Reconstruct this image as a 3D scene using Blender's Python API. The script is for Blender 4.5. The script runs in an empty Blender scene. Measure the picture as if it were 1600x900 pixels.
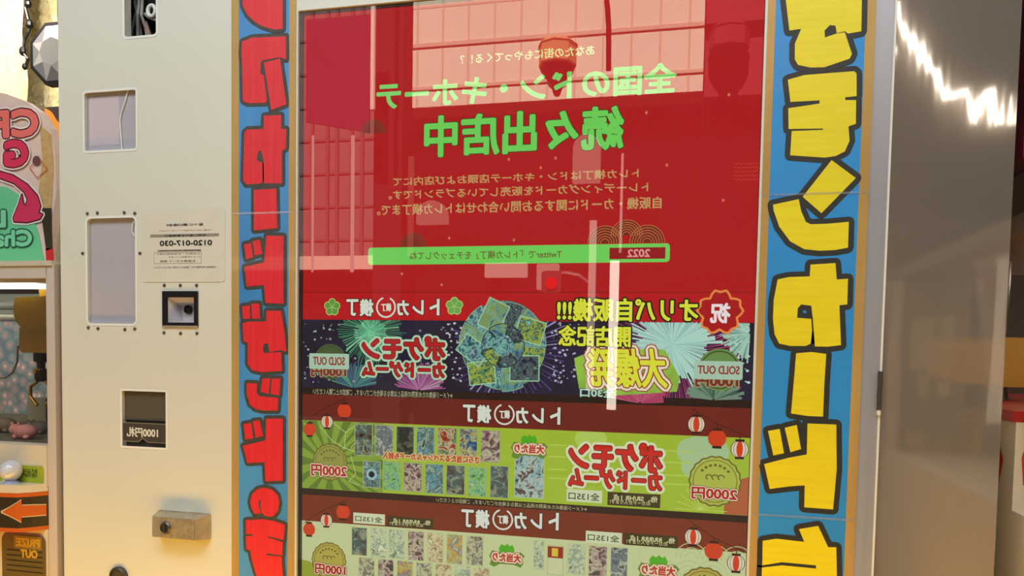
import bpy, math, random
from mathutils import Matrix, Vector
random.seed(7)
S = bpy.context.scene
COL = S.collection
PI = math.pi

# ------------------------------------------------------------------ camera
F = 1200.0; PX, PY = 800.0, 612.4            # focal length and principal point in 1600x900 pixels
CAM = Vector((0.0, -1.3, 1.45))
yaw, pit, rol = 0.2305, 0.0501, -0.01772
cy, sy, cp, sp, cr, sr = math.cos(yaw), math.sin(yaw), math.cos(pit), math.sin(pit), math.cos(rol), math.sin(rol)
fw = Vector((-sy*cp, cy*cp, -sp)); r0 = Vector((cy, sy, 0)); d0 = fw.cross(r0)
rt = r0*cr + d0*sr; dn = -r0*sr + d0*cr
cd = bpy.data.cameras.new('camera'); cam = bpy.data.objects.new('camera', cd); COL.objects.link(cam)
cd.sensor_width = 36; cd.lens = F/1600*36; cd.shift_y = (PY-450)/1600; cd.clip_start = 0.02
M = Matrix.Identity(4)
for i in range(3):
    M[i][0] = rt[i]; M[i][1] = -dn[i]; M[i][2] = -fw[i]; M[i][3] = CAM[i]
cam.matrix_world = M
S.camera = cam

def at(px, py, y=0.0):
    d = rt*((px-PX)/F) + dn*((py-PY)/F) + fw
    t = (y-CAM.y)/d.y
    return Vector((CAM.x+d.x*t, y, CAM.z+d.z*t))
def X(px, py, y=0.0): return at(px, py, y).x
def Z(px, py, y=0.0): return at(px, py, y).z

# ------------------------------------------------------------------ world, lights, exposure
S.view_settings.view_transform = 'Standard'; S.view_settings.look = 'None'
S.view_settings.gamma = 1; S.view_settings.exposure = 0.0; S.view_settings.use_curve_mapping = False
def lin(c):
    o = []
    for v in c[:3]:
        v /= 255.0
        o.append(v/12.92 if v <= .04045 else ((v+.055)/1.055)**2.4)
    return (*o, 1.0)
W = bpy.data.worlds.new('sky'); S.world = W; W.use_nodes = True
bg = W.node_tree.nodes['Background']; bg.inputs[0].default_value = (0.86, 0.93, 1.0, 1); bg.inputs[1].default_value = 0.12
def light(name, kind, loc, target, energy, color, size=1, size_y=None):
    l = bpy.data.lights.new(name, kind); o = bpy.data.objects.new(name, l); COL.objects.link(o)
    o.location = loc; o.rotation_euler = (Vector(target)-Vector(loc)).to_track_quat('-Z', 'Y').to_euler()
    l.energy = energy; l.color = color
    if kind == 'AREA':
        l.size = size
        if size_y: l.shape = 'RECTANGLE'; l.size_y = size_y
    if kind == 'SUN': l.angle = 0.01
    return o
light('sun', 'SUN', (0, 6, 8), (0.6, -10, -6.5), 20.0, (1.0, 0.95, 0.88))
light('added_top_fill', 'AREA', (-0.25, -1.65, 3.5), (-0.2, 0.0, 1.9), 46, (0.85, 1.0, 1.08), 3.0, 0.8)  # unseen overhead area light, added to brighten the front from above
light('added_warm_fill', 'AREA', (-0.45, -0.5, 0.55), (-0.45, 0.0, 0.85), 13, (1.0, 0.52, 0.02), 2.6, 0.2)  # unseen warm area light, added to tint the lower front

# ------------------------------------------------------------------ materials
def nodes(name):
    m = bpy.data.materials.new(name); m.use_nodes = True
    return m, m.node_tree.nodes, m.node_tree.links
def pm(name, rgb, rough=0.5, metal=0.0, var=0.0, scale=(8, 8, 8), coat=0.0, bump=0.0, rgb2=None, detail=4):
    m, n, l = nodes(name); b = n['Principled BSDF']
    b.inputs['Base Color'].default_value = lin(rgb); b.inputs['Roughness'].default_value = rough
    b.inputs['Metallic'].default_value = metal
    if rough >= .6 and not coat: b.inputs['Specular IOR Level'].default_value = .1
    b.inputs['Coat Weight'].default_value = coat
    if var or rgb2 or bump:
        tc = n.new('ShaderNodeTexCoord'); mp = n.new('ShaderNodeMapping'); mp.inputs['Scale'].default_value = scale
        no = n.new('ShaderNodeTexNoise'); no.inputs['Scale'].default_value = 1; no.inputs['Detail'].default_value = detail
        l.new(tc.outputs['Object'], mp.inputs[0]); l.new(mp.outputs[0], no.inputs['Vector'])
        if var or rgb2:
            cr_ = n.new('ShaderNodeValToRGB')
            a = lin(rgb); c2 = lin(rgb2) if rgb2 else tuple(v*(1-var) for v in a[:3])+(1,)
            cr_.color_ramp.elements[0].position = .35; cr_.color_ramp.elements[1].position = .65
            cr_.color_ramp.elements[0].color = c2; cr_.color_ramp.elements[1].color = a
            l.new(no.outputs['Fac'], cr_.inputs[0]); l.new(cr_.outputs[0], b.inputs['Base Color'])
        if bump:
            bp = n.new('ShaderNodeBump'); bp.inputs['Strength'].default_value = bump; bp.inputs['Distance'].default_value = .01
            l.new(no.outputs['Fac'], bp.inputs['Height']); l.new(bp.outputs[0], b.inputs['Normal'])
    return m
EMC = {}
def em(rgb, k=1.0, var=0.0, scale=20):
    key = (tuple(rgb), k, var, scale)
    if key in EMC: return EMC[key]
    m, n, l = nodes('screen_ink'); n.remove(n['Principled BSDF'])
    e = n.new('ShaderNodeEmission'); e.inputs[0].default_value = lin(rgb); e.inputs[1].default_value = k
    if var:
        tc = n.new('ShaderNodeTexCoord'); no = n.new('ShaderNodeTexNoise'); no.inputs['Scale'].default_value = scale
        rp = n.new('ShaderNodeValToRGB'); a = lin(rgb)
        rp.color_ramp.elements[0].position = .4; rp.color_ramp.elements[1].position = .6
        rp.color_ramp.elements[0].color = tuple(v*(1-var) for v in a[:3])+(1,); rp.color_ramp.elements[1].color = a
        l.new(tc.outputs['Object'], no.inputs['Vector']); l.new(no.outputs['Fac'], rp.inputs[0]); l.new(rp.outputs[0], e.inputs[0])
    l.new(e.outputs[0], n['Material Output'].inputs[0])
    try: m.cycles.emission_sampling = 'NONE'
    except Exception: pass
    EMC[key] = m
    return m
def art(cols, scale=55, k=1.0, stretch=(1, 1, 1)):
    """printed picture: blotches of several colours, different on every card"""
    m, n, l = nodes('card_art'); n.remove(n['Principled BSDF'])
    tc = n.new('ShaderNodeTexCoord'); mp = n.new('ShaderNodeMapping'); mp.inputs['Scale'].default_value = stretch
    oi = n.new('ShaderNodeObjectInfo'); ml = n.new('ShaderNodeMath'); ml.operation = 'MULTIPLY'; ml.inputs[1].default_value = 37
    l.new(oi.outputs['Random'], ml.inputs[0]); l.new(ml.outputs[0], mp.inputs['Location'])
    l.new(tc.outputs['Object'], mp.inputs[0])
    no = n.new('ShaderNodeTexNoise'); no.inputs['Scale'].default_value = scale; no.inputs['Detail'].default_value = 5
    no.inputs['Distortion'].default_value = .8
    l.new(mp.outputs[0], no.inputs['Vector'])
    rp = n.new('ShaderNodeValToRGB'); el = rp.color_ramp.elements
    ps = [.3+.4*i/(len(cols)-1) for i in range(len(cols))]
    el[0].position = ps[0]; el[0].color = lin(cols[0]); el[1].position = ps[-1]; el[1].color = lin(cols[-1])
    for p, c in zip(ps[1:-1], cols[1:-1]): e = el.new(p); e.color = lin(c)
    l.new(no.outputs['Fac'], rp.inputs[0])
    e = n.new('ShaderNodeEmission'); e.inputs[1].default_value = k
    l.new(rp.outputs[0], e.inputs[0]); l.new(e.outputs[0], n['Material Output'].inputs[0])
    try: m.cycles.emission_sampling = 'NONE'
    except Exception: pass
    return m
def glass(name, refl, veil=0.0, tint=(255, 255, 255)):
    m, n, l = nodes(name); n.remove(n['Principled BSDF'])
    t = n.new('ShaderNodeBsdfTransparent'); t.inputs[0].default_value = lin(tint)
    g = n.new('ShaderNodeBsdfGlossy'); g.inputs['Roughness'].default_value = 0.0
    x = n.new('ShaderNodeMixShader'); x.inputs[0].default_value = refl
    l.new(t.outputs[0], x.inputs[1]); l.new(g.outputs[0], x.inputs[2]); out = x
    if veil:  # diffuse share put in as a light veil over the glass
        d = n.new('ShaderNodeBsdfDiffuse'); d.inputs[0].default_value = (.8, .8, .8, 1)
        y = n.new('ShaderNodeMixShader'); y.inputs[0].default_value = veil
        l.new(x.outputs[0], y.inputs[1]); l.new(d.outputs[0], y.inputs[2]); out = y
    l.new(out.outputs[0], n['Material Output'].inputs[0])
    return m
def lamp(name, rgb, k):
    m, n, l = nodes(name); n.remove(n['Principled BSDF'])
    e = n.new('ShaderNodeEmission'); e.inputs[0].default_value = lin(rgb); e.inputs[1].default_value = k
    l.new(e.outputs[0], n['Material Output'].inputs[0]); return m

# ------------------------------------------------------------------ mesh helpers
class MB:
    def __init__(s): s.v = []; s.f = []; s.m = []
    def face(s, pts, mi=0):
        b = len(s.v); s.v += [tuple(p) for p in pts]; s.f.append(list(range(b, b+len(pts)))); s.m.append(mi); return s
    def poly(s, pts, y, mi=0):                       # pts (x,z), faces the viewer (-y)
        a = sum(p[0]*q[1]-q[0]*p[1] for p, q in zip(pts, pts[1:]+pts[:1]))
        if a < 0: pts = pts[::-1]
        return s.face([(p[0], y, p[1]) for p in pts], mi)
    def rect(s, x0, z0, x1, z1, y, mi=0): return s.poly([(x0, z0), (x1, z0), (x1, z1), (x0, z1)], y, mi)
    def prism(s, pts, y0, y1, mi=0):
        a = sum(p[0]*q[1]-q[0]*p[1] for p, q in zip(pts, pts[1:]+pts[:1]))
        if a < 0: pts = pts[::-1]
        n = len(pts); b = len(s.v)
        s.v += [(p[0], y0, p[1]) for p in pts]+[(p[0], y1, p[1]) for p in pts]
        s.f.append(list(range(b, b+n))); s.f.append(list(range(b+2*n-1, b+n-1, -1))); s.m += [mi, mi]
        for i in range(n):
            j = (i+1) % n; s.f.append([b+j, b+i, b+n+i, b+n+j]); s.m.append(mi)
        return s
    def box(s, a, c, mi=0):
        x0, x1 = sorted((a[0], c[0])); y0, y1 = sorted((a[1], c[1])); z0, z1 = sorted((a[2], c[2]))
        return s.prism([(x0, z0), (x1, z0), (x1, z1), (x0, z1)], y0, y1, mi)
    def tube(s, pts, r, n=10, mi=0, r2=None):
        pts = [Vector(p) for p in pts]; b = len(s.v); k = len(pts); up = None
        for i, p in enumerate(pts):
            t = (pts[min(i+1, k-1)]-pts[max(i-1, 0)]).normalized()
            if up is None: up = Vector((0, 0, 1)) if abs(t.z) < .9 else Vector((1, 0, 0))
            u = t.cross(up).normalized(); w = u.cross(t).normalized(); up = w
            rr = r if r2 is None else r+(r2-r)*i/(k-1)
            for j in range(n):
                q = p+u*(rr*math.cos(2*PI*j/n))+w*(rr*math.sin(2*PI*j/n)); s.v.append(tuple(q))
        for i in range(k-1):
            for j in range(n):
                a = b+i*n+j; c = b+i*n+(j+1) % n; s.f.append([a, c, c+n, a+n]); s.m.append(mi)
        s.f.append([b+j for j in range(n)][::-1]); s.f.append([b+(k-1)*n+j for j in range(n)]); s.m += [mi, mi]
        return s
    def lathe(s, c, prof, n=20, mi=0, axis='z'):      # prof (r,h) from low to high
        b = len(s.v)
        for r, h in prof:
            for j in range(n):
                a = 2*PI*j/n; p = (r*math.cos(a), r*math.sin(a), h)
                if axis == 'y': p = (p[0], -h, p[1])
                s.v.append((c[0]+p[0], c[1]+p[1], c[2]+p[2]))
        for i in range(len(prof)-1):
            for j in range(n):
                a = b+i*n+j; d = b+i*n+(j+1) % n; s.f.append([a, d, d+n, a+n]); s.m.append(mi)
        s.f.append([b+j for j in range(n)][::-1]); s.f.append([b+(len(prof)-1)*n+j for j in range(n)]); s.m += [mi, mi]
        return s
    def ball(s, c, r, n=16, mi=0, sc=(1, 1, 1)):
        k = n//2; b = len(s.v)
        for i in range(k+1):
            t = PI*i/k
            for j in range(n):
                a = 2*PI*j/n
                s.v.append((c[0]+r*sc[0]*math.sin(t)*math.cos(a), c[1]+r*sc[1]*math.sin(t)*math.sin(a), c[2]-r*sc[2]*math.cos(t)))
        for i in range(k):
            for j in range(n):
                a = b+i*n+j; d = b+i*n+(j+1) % n; s.f.append([a, d, d+n, a+n]); s.m.append(mi)
        return s
    def stroke(s, segs, w, y, mi=0, k=6):              # fat line along segments in the xz plane
        seen = set(); i_ = 0
        for a, c in segs:
            dx, dz = c[0]-a[0], c[1]-a[1]; L = math.hypot(dx, dz)
            if L > 1e-9:
                nx, nz = -dz/L*w/2, dx/L*w/2
                i_ += 1
                s.poly([(a[0]+nx, a[1]+nz), (a[0]-nx, a[1]-nz), (c[0]-nx, c[1]-nz), (c[0]+nx, c[1]+nz)], y-.00001*(i_ % 7), mi)
            for p in (a, c):
                q = (round(p[0], 6), round(p[1], 6))
                if q not in seen:
                    seen.add(q); s.poly(ell(p, w/2, w/2, k), y+.00001+.00001*(len(seen) % 5), mi)
        return s
    def build(s, name, mats, parent=None, smooth=False, origin=None):
        if not isinstance(mats, (list, tuple)): mats = [mats]
        xs = [[v[i] for v in s.v] for i in range(3)]
        o = Vector([(min(a)+max(a))/2 for a in xs]) if origin is None else Vector(origin)
        me = bpy.data.meshes.new(name); me.from_pydata([tuple(Vector(v)-o) for v in s.v], [], s.f)
        for m in mats: me.materials.append(m)
        me.polygons.foreach_set('material_index', s.m)
        if smooth: me.polygons.foreach_set('use_smooth', [True]*len(s.f))
        me.update()
        ob = bpy.data.objects.new(name, me); COL.objects.link(ob)
        WL[ob.name] = o
        if parent is not None:
            ob.parent = parent; ob.location = o-WL[parent.name]
        else: ob.location = o
        return ob
WL = {}
def root(name, loc, label, cat, group=None):
    o = bpy.data.objects.new(name, None); COL.objects.link(o); o.location = loc; WL[o.name] = Vector(loc); o.empty_display_size = .1
    return tag(o, label, cat, group)
def tag(o, label, cat, group=None):
    o['label'] = label; o['category'] = cat
    if group: o['group'] = group
    return o
def struct(o): o['kind'] = 'structure'; return o
def ell(c, a, b, n=24, r=0.0):
    return [(c[0]+a*math.cos(r+2*PI*i/n), c[1]+b*math.sin(r+2*PI*i/n)) for i in range(n)]
def loop(pts): return list(zip(pts, pts[1:]+pts[:1]))
def rrect(x0, z0, x1, z1, r, n=5):
    o = []
    for cx, cz, a in ((x1-r, z1-r, 0), (x0+r, z1-r, PI/2), (x0+r, z0+r, PI), (x1-r, z0+r, 3*PI/2)):
        for i in range(n+1):
            t = a+PI/2*i/n; o.append((cx+r*math.cos(t), cz+r*math.sin(t)))
    return o
def P2(px, py, y=0.0): v = at(px, py, y); return (v.x, v.z)
def box2(a, b, y):                                     # left-bottom pixel, right-top pixel
    p, q = at(a[0], a[1], y), at(b[0], b[1], y); return p.x, p.z, q.x, q.z
def lin_pts(pts, y, ox=0, oy=0, s=1.0): return [P2(ox+p[0]/s, oy+p[1]/s, y) for p in pts]
def plate(name, outer, holes, y0, y1, mat, parent=None):   # flat sheet with cut-outs
    cu = bpy.data.curves.new(name, 'CURVE'); cu.dimensions = '2D'; cu.fill_mode = 'BOTH'; cu.extrude = (y1-y0)/2
    for lp in [outer]+holes:
        sp_ = cu.splines.new('POLY'); sp_.points.add(len(lp)-1); sp_.use_cyclic_u = True
        for p, q in zip(sp_.points, lp): p.co = (q[0], q[1], 0, 1)
    t = bpy.data.objects.new(name+'_tmp', cu); COL.objects.link(t)
    dg = bpy.context.evaluated_depsgraph_get(); me = t.evaluated_get(dg).to_mesh()
    b = MB(); ym = (y0+y1)/2
    b.v = [(v.co.x, ym-v.co.z, v.co.y) for v in me.vertices]; b.f = [list(p.vertices) for p in me.polygons]; b.m = [0]*len(b.f)
    t.evaluated_get(dg).to_mesh_clear(); bpy.data.objects.remove(t); bpy.data.curves.remove(cu)
    return b.build(name, mat, parent)
TC = {}
def glyphs(body):
    if body in TC: return TC[body]
    cu = bpy.data.curves.new('t', 'FONT'); cu.body = body; cu.resolution_u = 3; cu.size = 1
    t = bpy.data.objects.new('t', cu); COL.objects.link(t)
    dg = bpy.context.evaluated_depsgraph_get(); ev = t.evaluated_get(dg); me = ev.to_mesh()
    v = [(p.co.x, p.co.y) for p in me.vertices]; f = [list(p.vertices) for p in me.polygons]
    ev.to_mesh_clear(); bpy.data.objects.remove(t); bpy.data.curves.remove(cu)
    key = {}; mp = []; nv = []
    for p in v:
        k = (round(p[0], 5), round(p[1], 5))
        if k not in key: key[k] = len(nv); nv.append(p)
        mp.append(key[k])
    f = [[mp[i] for i in q] for q in f]; cnt = {}
    for q in f:
        for a, b in zip(q, q[1:]+q[:1]):
            e = (min(a, b), max(a, b)); cnt[e] = cnt.get(e, 0)+1
    ed = [e for e, c in cnt.items() if c == 1 and e[0] != e[1]]
    TC[body] = (nv, f, ed); return TC[body]
def text(name, body, lb, rt_, y, mat, parent=None, bold=0.0, outs=(), mirror=True, skew=0.0, world=None, fn=None, depth=0.0):
    """lettering fitted to a box (left-bottom pixel, right-top pixel); bold/outs widths are fractions of the letter height"""
    v, f, ed = glyphs(body)
    xs = [p[0] for p in v]; ys = [p[1] for p in v]
    x0, z0, x1, z1 = world if world else box2(lb, rt_, y)
    w = max(xs)-min(xs); h = max(ys)-min(ys); H = z1-z0; q = bold*H/2
    def mpf(p):
        u = (p[0]-min(xs))/w; t = (p[1]-min(ys))/h
        if mirror: u = 1-u
        r = (x0+q+u*(x1-x0-2*q)+skew*H*(t-.5), z0+q+t*(H-2*q))
        return r
    P = [mpf(p) for p in v]
    def emit(b, yy, wd, fill=True):
        if fill:
            for q_ in f: b.poly([P[i] for i in q_], yy-.00009)
        if wd: b.stroke([(P[a], P[c]) for a, c in ed], wd, yy)
        if fn: b.v = [fn(p) for p in b.v]
        return b
    o = emit(MB(), y, bold*H).build(name, mat, parent)
    for i, (wd, m2) in enumerate(outs):
        emit(MB(), y+.00012*(i+1), (bold+wd*2)*H, False).build('outline', m2, o)
    return o

# ------------------------------------------------------------------ shared materials
m_panel = pm('painted_steel', (226, 225, 212), .42, 0, .03, (3, 3, 3))
m_frame = pm('brushed_frame', (186, 186, 194), .3, .35, .08, (60, 60, 1.2))
m_white = pm('white_edge', (236, 234, 224), .4)
m_black = pm('black_plastic', (18, 16, 18), .35)
m_dark = pm('dark_plastic', (70, 66, 58), .4)
m_lilac = pm('lilac_cover', (186, 181, 190), .25, 0, .05, (6, 6, 6), coat=.3)
m_steel = pm('steel', (200, 186, 158), .3, .45, .2, (40, 40, 40))
m_screw = pm('screw_head', (110, 105, 98), .35, .8)
m_grey = pm('grey_cable', (150, 148, 142), .5)
m_gold = pm('gold_tape', (205, 166, 96), .28, .1, .16, (30, 30, 5), coat=.5)

# ------------------------------------------------------------------ setting
m_wall = pm('wall_paint', (150, 128, 110), .8, 0, .2, (2, 2, 2))
m_floor = pm('floor_tile', (120, 112, 104), .5, 0, .2, (3, 3, 3))
m_ceil = pm('ceiling_board', (150, 145, 138), .8, 0, .1, (2, 2, 2))
m_road = pm('asphalt', (48, 45, 44), .85, 0, .2, (3, 3, 3))
struct(MB().box((-7, -2.0, -.1), (7, 3.2, 0)).build('floor', m_floor))
struct(MB().box((-7, -.5, 2.75), (7, 3.2, 2.95)).build('ceiling', m_ceil))
struct(MB().box((-7, 3.0, 0), (7, 3.2, 2.75)).build('wall_back', m_wall))
struct(MB().box((-60, -60, -.2), (60, -2.0, -.12)).build('street', m_road))

# ------------------------------------------------------------------ vending machine
XL = X(93.5, 300); XSL = X(465, 250); XSR = X(1188, 250); XFR = X(1196.5, 250); XSEAM = X(1386, 330); XR = X(1581, 320)
ZT, ZB = 2.32, 0.05
ZST = Z(464, 17); ZSB = 0.60
vm = root('vending_machine', ((XL+XR)/2, .35, 0), 'wide pale card vending machine with a tall red and green touch screen', 'vending machine')
b = MB().box((XL+.004, .03, ZB), (XR-.004, .72, ZT)); b.box((XL+.05, .06, 0), (XR-.05, .68, ZB)); 
# cabinet is a shell so the recesses stay open
b = MB()
b.box((XL, .021, ZB), (XL+.012, .72, ZT)); b.box((XR-.012, .021, ZB), (XR, .72, ZT)); b.box((XL, .7, ZB), (XR, .72, ZT))
b.box((XL, .021, ZT-.012), (XR, .72, ZT)); b.box((XL, .021, ZB), (XR, .72, ZB+.012)); b.box((XL+.05, .06, 0), (XR-.05, .68, ZB))
b.build('cabinet', m_panel, vm)
def hole(a, c, r): x0, z0, x1, z1 = box2(a, c, 0); return rrect(x0, z0, x1, z1, r)
h_cam = hole((193.5, 60), (245, -60), .008)
h_up = hole((131.5, 238), (213.5, 138), .006)
h_lo = hole((136.5, 507), (212.5, 338), .010)
h_scan = hole((255, 511), (310, 455), .002)
h_bill = hole((190, 698), (260.5, 611), .002)
h_scr = rrect(XSL, ZSB, XSR, ZST, .002)
plate('front_panel', [(XL, ZB), (XFR, ZB), (XFR, ZT), (XL, ZT)], [h_cam, h_up, h_lo, h_scan, h_bill, h_scr], 0, .02, m_panel, vm)
MB().box((XFR+.0005, 0, ZB), (XSEAM-.001, .02, ZT)).build('side_frame', m_frame, vm)
m_door, n_, l_ = nodes('mirror_steel'); b_ = n_['Principled BSDF']
b_.inputs['Base Color'].default_value = lin((192, 180, 168)); b_.inputs['Metallic'].default_value = .7; b_.inputs['Roughness'].default_value = .06
tc = n_.new('ShaderNodeTexCoord'); mp = n_.new('ShaderNodeMapping'); mp.inputs['Scale'].default_value = (25, 25, 2.5)
no = n_.new('ShaderNodeTexNoise'); no.inputs['Scale'].default_value = 1; bp = n_.new('ShaderNodeBump'); bp.inputs['Strength'].default_value = .03; bp.inputs['Distance'].default_value = .01
l_.new(tc.outputs['Object'], mp.inputs[0]); l_.new(mp.outputs[0], no.inputs['Vector']); l_.new(no.outputs['Fac'], bp.inputs['Height']); l_.new(bp.outputs[0], b_.inputs['Normal'])
dr = MB().box((XSEAM+.002, -.001, ZB), (XR, .02, ZT)).build('side_door', m_door, vm)
MB().box((XSEAM-.001, -.002, ZB), (XSEAM+.002, .02, ZT)).build('edge_strip', m_white, dr)
zh = Z(1373, 612)
MB().tube([(XSEAM-.001, -.005, zh+.032), (XSEAM-.001, -.005, zh-.028)], .0035, 12).tube([(XSEAM-.001, -.005, zh-.029), (XSEAM-.001, -.005, zh-.036)], .003, 12, 1).build('hinge', [m_dark, m_white], dr)
# rims round the openings, edge highlights put into their bright colour
m_rim = pm('bright_rim', (244, 243, 236), .3)
for nm, h in (('window_rim', h_cam), ('window_rim', h_up), ('window_rim', h_lo), ('bill_slot_rim', h_bill)):
    bb = MB(); bb.stroke(loop(h), .0045, -.0006, 0, 8); bb.build(nm, m_rim, vm)
# recessed covers behind the cut-outs
def cover(h, y, m, nm):
    xs = [p[0] for p in h]; zs = [p[1] for p in h]
    return MB().box((min(xs)-.006, y, min(zs)-.006), (max(xs)+.006, y+.004, max(zs)+.006)).build(nm, m, vm)
cu_ = cover(h_up, .0085, m_lilac, 'window_cover')
MB().tube([at(200, 141, .006), at(195, 160, .006), at(189, 178, .006), at(187.5, 190, .006), at(189, 210, .006), at(191, 237, .006)], .0014, 8).build('cable', m_white, cu_)
MB().rect(*box2((140, 228), (186, 150), .0083), .0083).build('paper_slip', pm('pale_pink_slip', (206, 192, 200), .5), cu_)
cv2 = cover(h_lo, .0085, m_lilac, 'window_cover')
MB().tube([at(210, 345, .006), at(207, 352, .006), at(206.5, 362, .006), at(210, 369, .006)], .0012, 8).build('cable', m_white, cv2)
for p in ((137, 334), (152.5, 333), (194.5, 332.5), (211, 333.5), (129.5, 396), (219, 396), (138.5, 512), (153.5, 513.5), (195.5, 515), (211, 514),
          (257, 446), (282, 446), (307.5, 446), (256.5, 520), (282.5, 521), (308, 521)):
    c = at(*p, 0)
    MB().lathe((c.x, 0, c.z), [(.0032, -.002), (.0032, .0012), (.0022, .0026), (.0004, .003)], 12, 0, 'y').build('screw', m_screw, vm)
# upper cable window
ci = root('tmp', (0, 0, 0), 'x', 'x'); bpy.data.objects.remove(ci)
cb = cover(h_cam, .075, pm('dark_cavity', (52, 36, 42), .6, 0, .5, (30, 30, 20)), 'window_back')
mc1 = pm('pale_cable', (172, 166, 156), .4); mc2 = pm('brown_cable', (150, 112, 98), .45); mc3 = pm('taupe_cable', (120, 110, 108), .45)
def cab(pts, r, m): MB().tube([at(p[0], p[1], p[2]) for p in pts], r, 10).build('cable', m, cb)
cab([(211, -40, .05), (211, 5, .05), (214, 18, .045), (206, 45, .05), (202, 75, .05)], .0034, mc3)
cab([(218, -40, .05), (217, 10, .045), (215, 22, .04), (215, 50, .05), (215, 75, .05)], .003, mc1)
cab([(225, -40, .05), (222, 10, .045), (221, 24, .04), (228, 45, .05), (233, 75, .05)], .003, mc1)
cab([(214, -40, .055), (214, 10, .055), (218, 30, .055), (222, 75, .055)], .003, mc3)
cab([(226, 22, .05), (233, 27, .045), (243, 31, .045), (252, 33, .05)], .0034, mc1)
cab([(227, 35, .05), (232, 50, .05), (240, 75, .05)], .0045, mc2)
rg = MB(); c0 = at(237, 17, .04)
rg.tube([(c0.x+.0085*math.cos(a), c0.y, c0.z+.0105*math.sin(a)) for a in [2*PI*i/20 for i in range(21)]], .0038, 8); rg.build('ring_terminal', m_white, cb)
MB().lathe((at(240, 12, .06).x, .066, at(240, 12, .06).z), [(.030, 0), (.030, .006), (.024, .012), (.012, .012)], 20, 0, 'y').build('fan_housing', m_black, cb)
# code scanner
sx0, sz0, sx1, sz1 = box2((255, 511), (310, 455), 0)
sc = plate('code_scanner', [(sx0, sz0), (sx1, sz0), (sx1, sz1), (sx0, sz1)], [[(sx0+.011, sz0+.009), (sx1-.008, sz0+.009), (sx1-.008, sz1-.012), (sx0+.011, sz1-.012)]], -.003, .012, m_black, vm)
m_sc = pm('scanner_well', (204, 200, 208), .3); bb = MB()
o4 = [(sx0+.011, .0, sz0+.009), (sx1-.008, .0, sz0+.009), (sx1-.008, .0, sz1-.012), (sx0+.011, .0, sz1-.012)]
i4 = [(sx0+.02, .03, sz0+.013), (sx1-.012, .03, sz0+.013), (sx1-.012, .03, sz1-.028), (sx0+.02, .03, sz1-.028)]
for i in range(4): bb.face([o4[i], i4[i], i4[(i+1) % 4], o4[(i+1) % 4]][::-1])
bb.face(i4); bb.build('scanner_well', m_sc, sc)
c = at(294.5, 484, .028); MB().lathe((c.x, .029, c.z), [(.0085, 0), (.0085, .004), (.006, .006), (.004, .003)], 20, 0, 'y').build('lens', m_black, sc)
MB().box((sx0, -.0035, sz0-.0005), (sx1, .0, sz0+.003)).build('lower_lip', m_steel, sc)
# bill slot
bx0, bz0, bx1, bz1 = box2((190, 698), (260.5, 611), 0); bh = bz1-bz0; bw = bx1-bx0
ba = MB().box((bx0-.004, .014, bz0-.004), (bx1+.004, .02, bz1+.004)).build('bill_slot', pm('smoked_plastic', (84, 78, 66), .32, 0, .15, (10, 10, 10)), vm)
MB().box((bx0+.002, .008, bz0+bh*.47), (bx1-.002, .0139, bz1-.004)).build('shutter', pm('shutter_plastic', (92, 85, 70), .25), ba)
MB().prism([(bx0+.003, bz0+bh*.1), (bx0+bw*.36, bz0+bh*.1), (bx0+bw*.46, bz0+bh*.17), (bx0+bw*.56, bz0+bh*.1), (bx1-.003, bz0+bh*.1), (bx1-.003, bz0+bh*.42), (bx0+.003, bz0+bh*.42)], .002, .0139).build('note_guide', pm('guide_plastic', (74, 68, 58), .3), ba)
MB().stroke([((bx0+.003, bz0+bh*.425), (bx1-.003, bz0+bh*.425)), ((bx0+.003, bz0+bh*.1), (bx0+bw*.36, bz0+bh*.1)), ((bx0+bw*.36, bz0+bh*.1), (bx0+bw*.46, bz0+bh*.17)), ((bx0+bw*.46, bz0+bh*.17), (bx0+bw*.56, bz0+bh*.1)), ((bx0+bw*.56, bz0+bh*.1), (bx1-.003, bz0+bh*.1)), ((bx1-.003, bz0+bh*.1), (bx1-.003, bz0+bh*.4))], .0012, .0018).build('guide_edge', pm('worn_edge', (150, 142, 122), .4), ba)
text('lettering', '1000円札', (198, 682), (247, 669), .0014, pm('white_print', (230, 226, 214), .5), ba, bold=.07)
# lock handle
lx0, lz0, lx1, lz1 = box2((250, 836), (330, 802), 0)
b = MB(); hd = .030
b.prism(rrect(lx0, lz0, lx1, lz1, .002), -.006, 0)
# tapered block
o_ = [(lx0+.001, lz0+.001), (lx1-.001, lz0+.001), (lx1-.001, lz1-.001), (lx0+.001, lz1-.001)]
q_ = [(lx0+.006, lz0+.004), (lx1-.012, lz0+.004), (lx1-.012, lz1-.007), (lx0+.006, lz1-.007)]
for i in range(4):
    j = (i+1) % 4
    b.face([(o_[i][0], -.006, o_[i][1]), (o_[j][0], -.006, o_[j][1]), (q_[j][0], -hd, q_[j][1]), (q_[i][0], -hd, q_[i][1])])
b.poly(q_, -hd)
lk = b.build('lock_handle', m_steel, vm)
MB().box((q_[0][0]+.02, -hd-.002, q_[0][1]+.001), (q_[1][0]-.003, -hd, q_[2][1]-.001)).build('face_plate', pm('worn_nickel', (196, 178, 146), .35, .4, .3, (90, 90, 90)), lk)
cx_, cz_ = lx0+(lx1-lx0)*.33, (lz0+lz1)/2-.001
kc = MB().lathe((cx_, -hd-.001, cz_), [(.0115, 0), (.0115, .003), (.0095, .005), (.0095, .0015)], 24, 0, 'y').build('key_cylinder', m_screw, lk)
MB().box((cx_-.0012, -hd-.0032, cz_-.006), (cx_+.0012, -hd-.0024, cz_+.006)).build('keyhole', m_black, kc)
c = at(187, 900, 0); MB().lathe((c.x, 0, c.z), [(.02, 0), (.02, .006), (.016, .009), (.015, .004)], 24, 0, 'y').build('round_lock', m_dark, vm)

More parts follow.
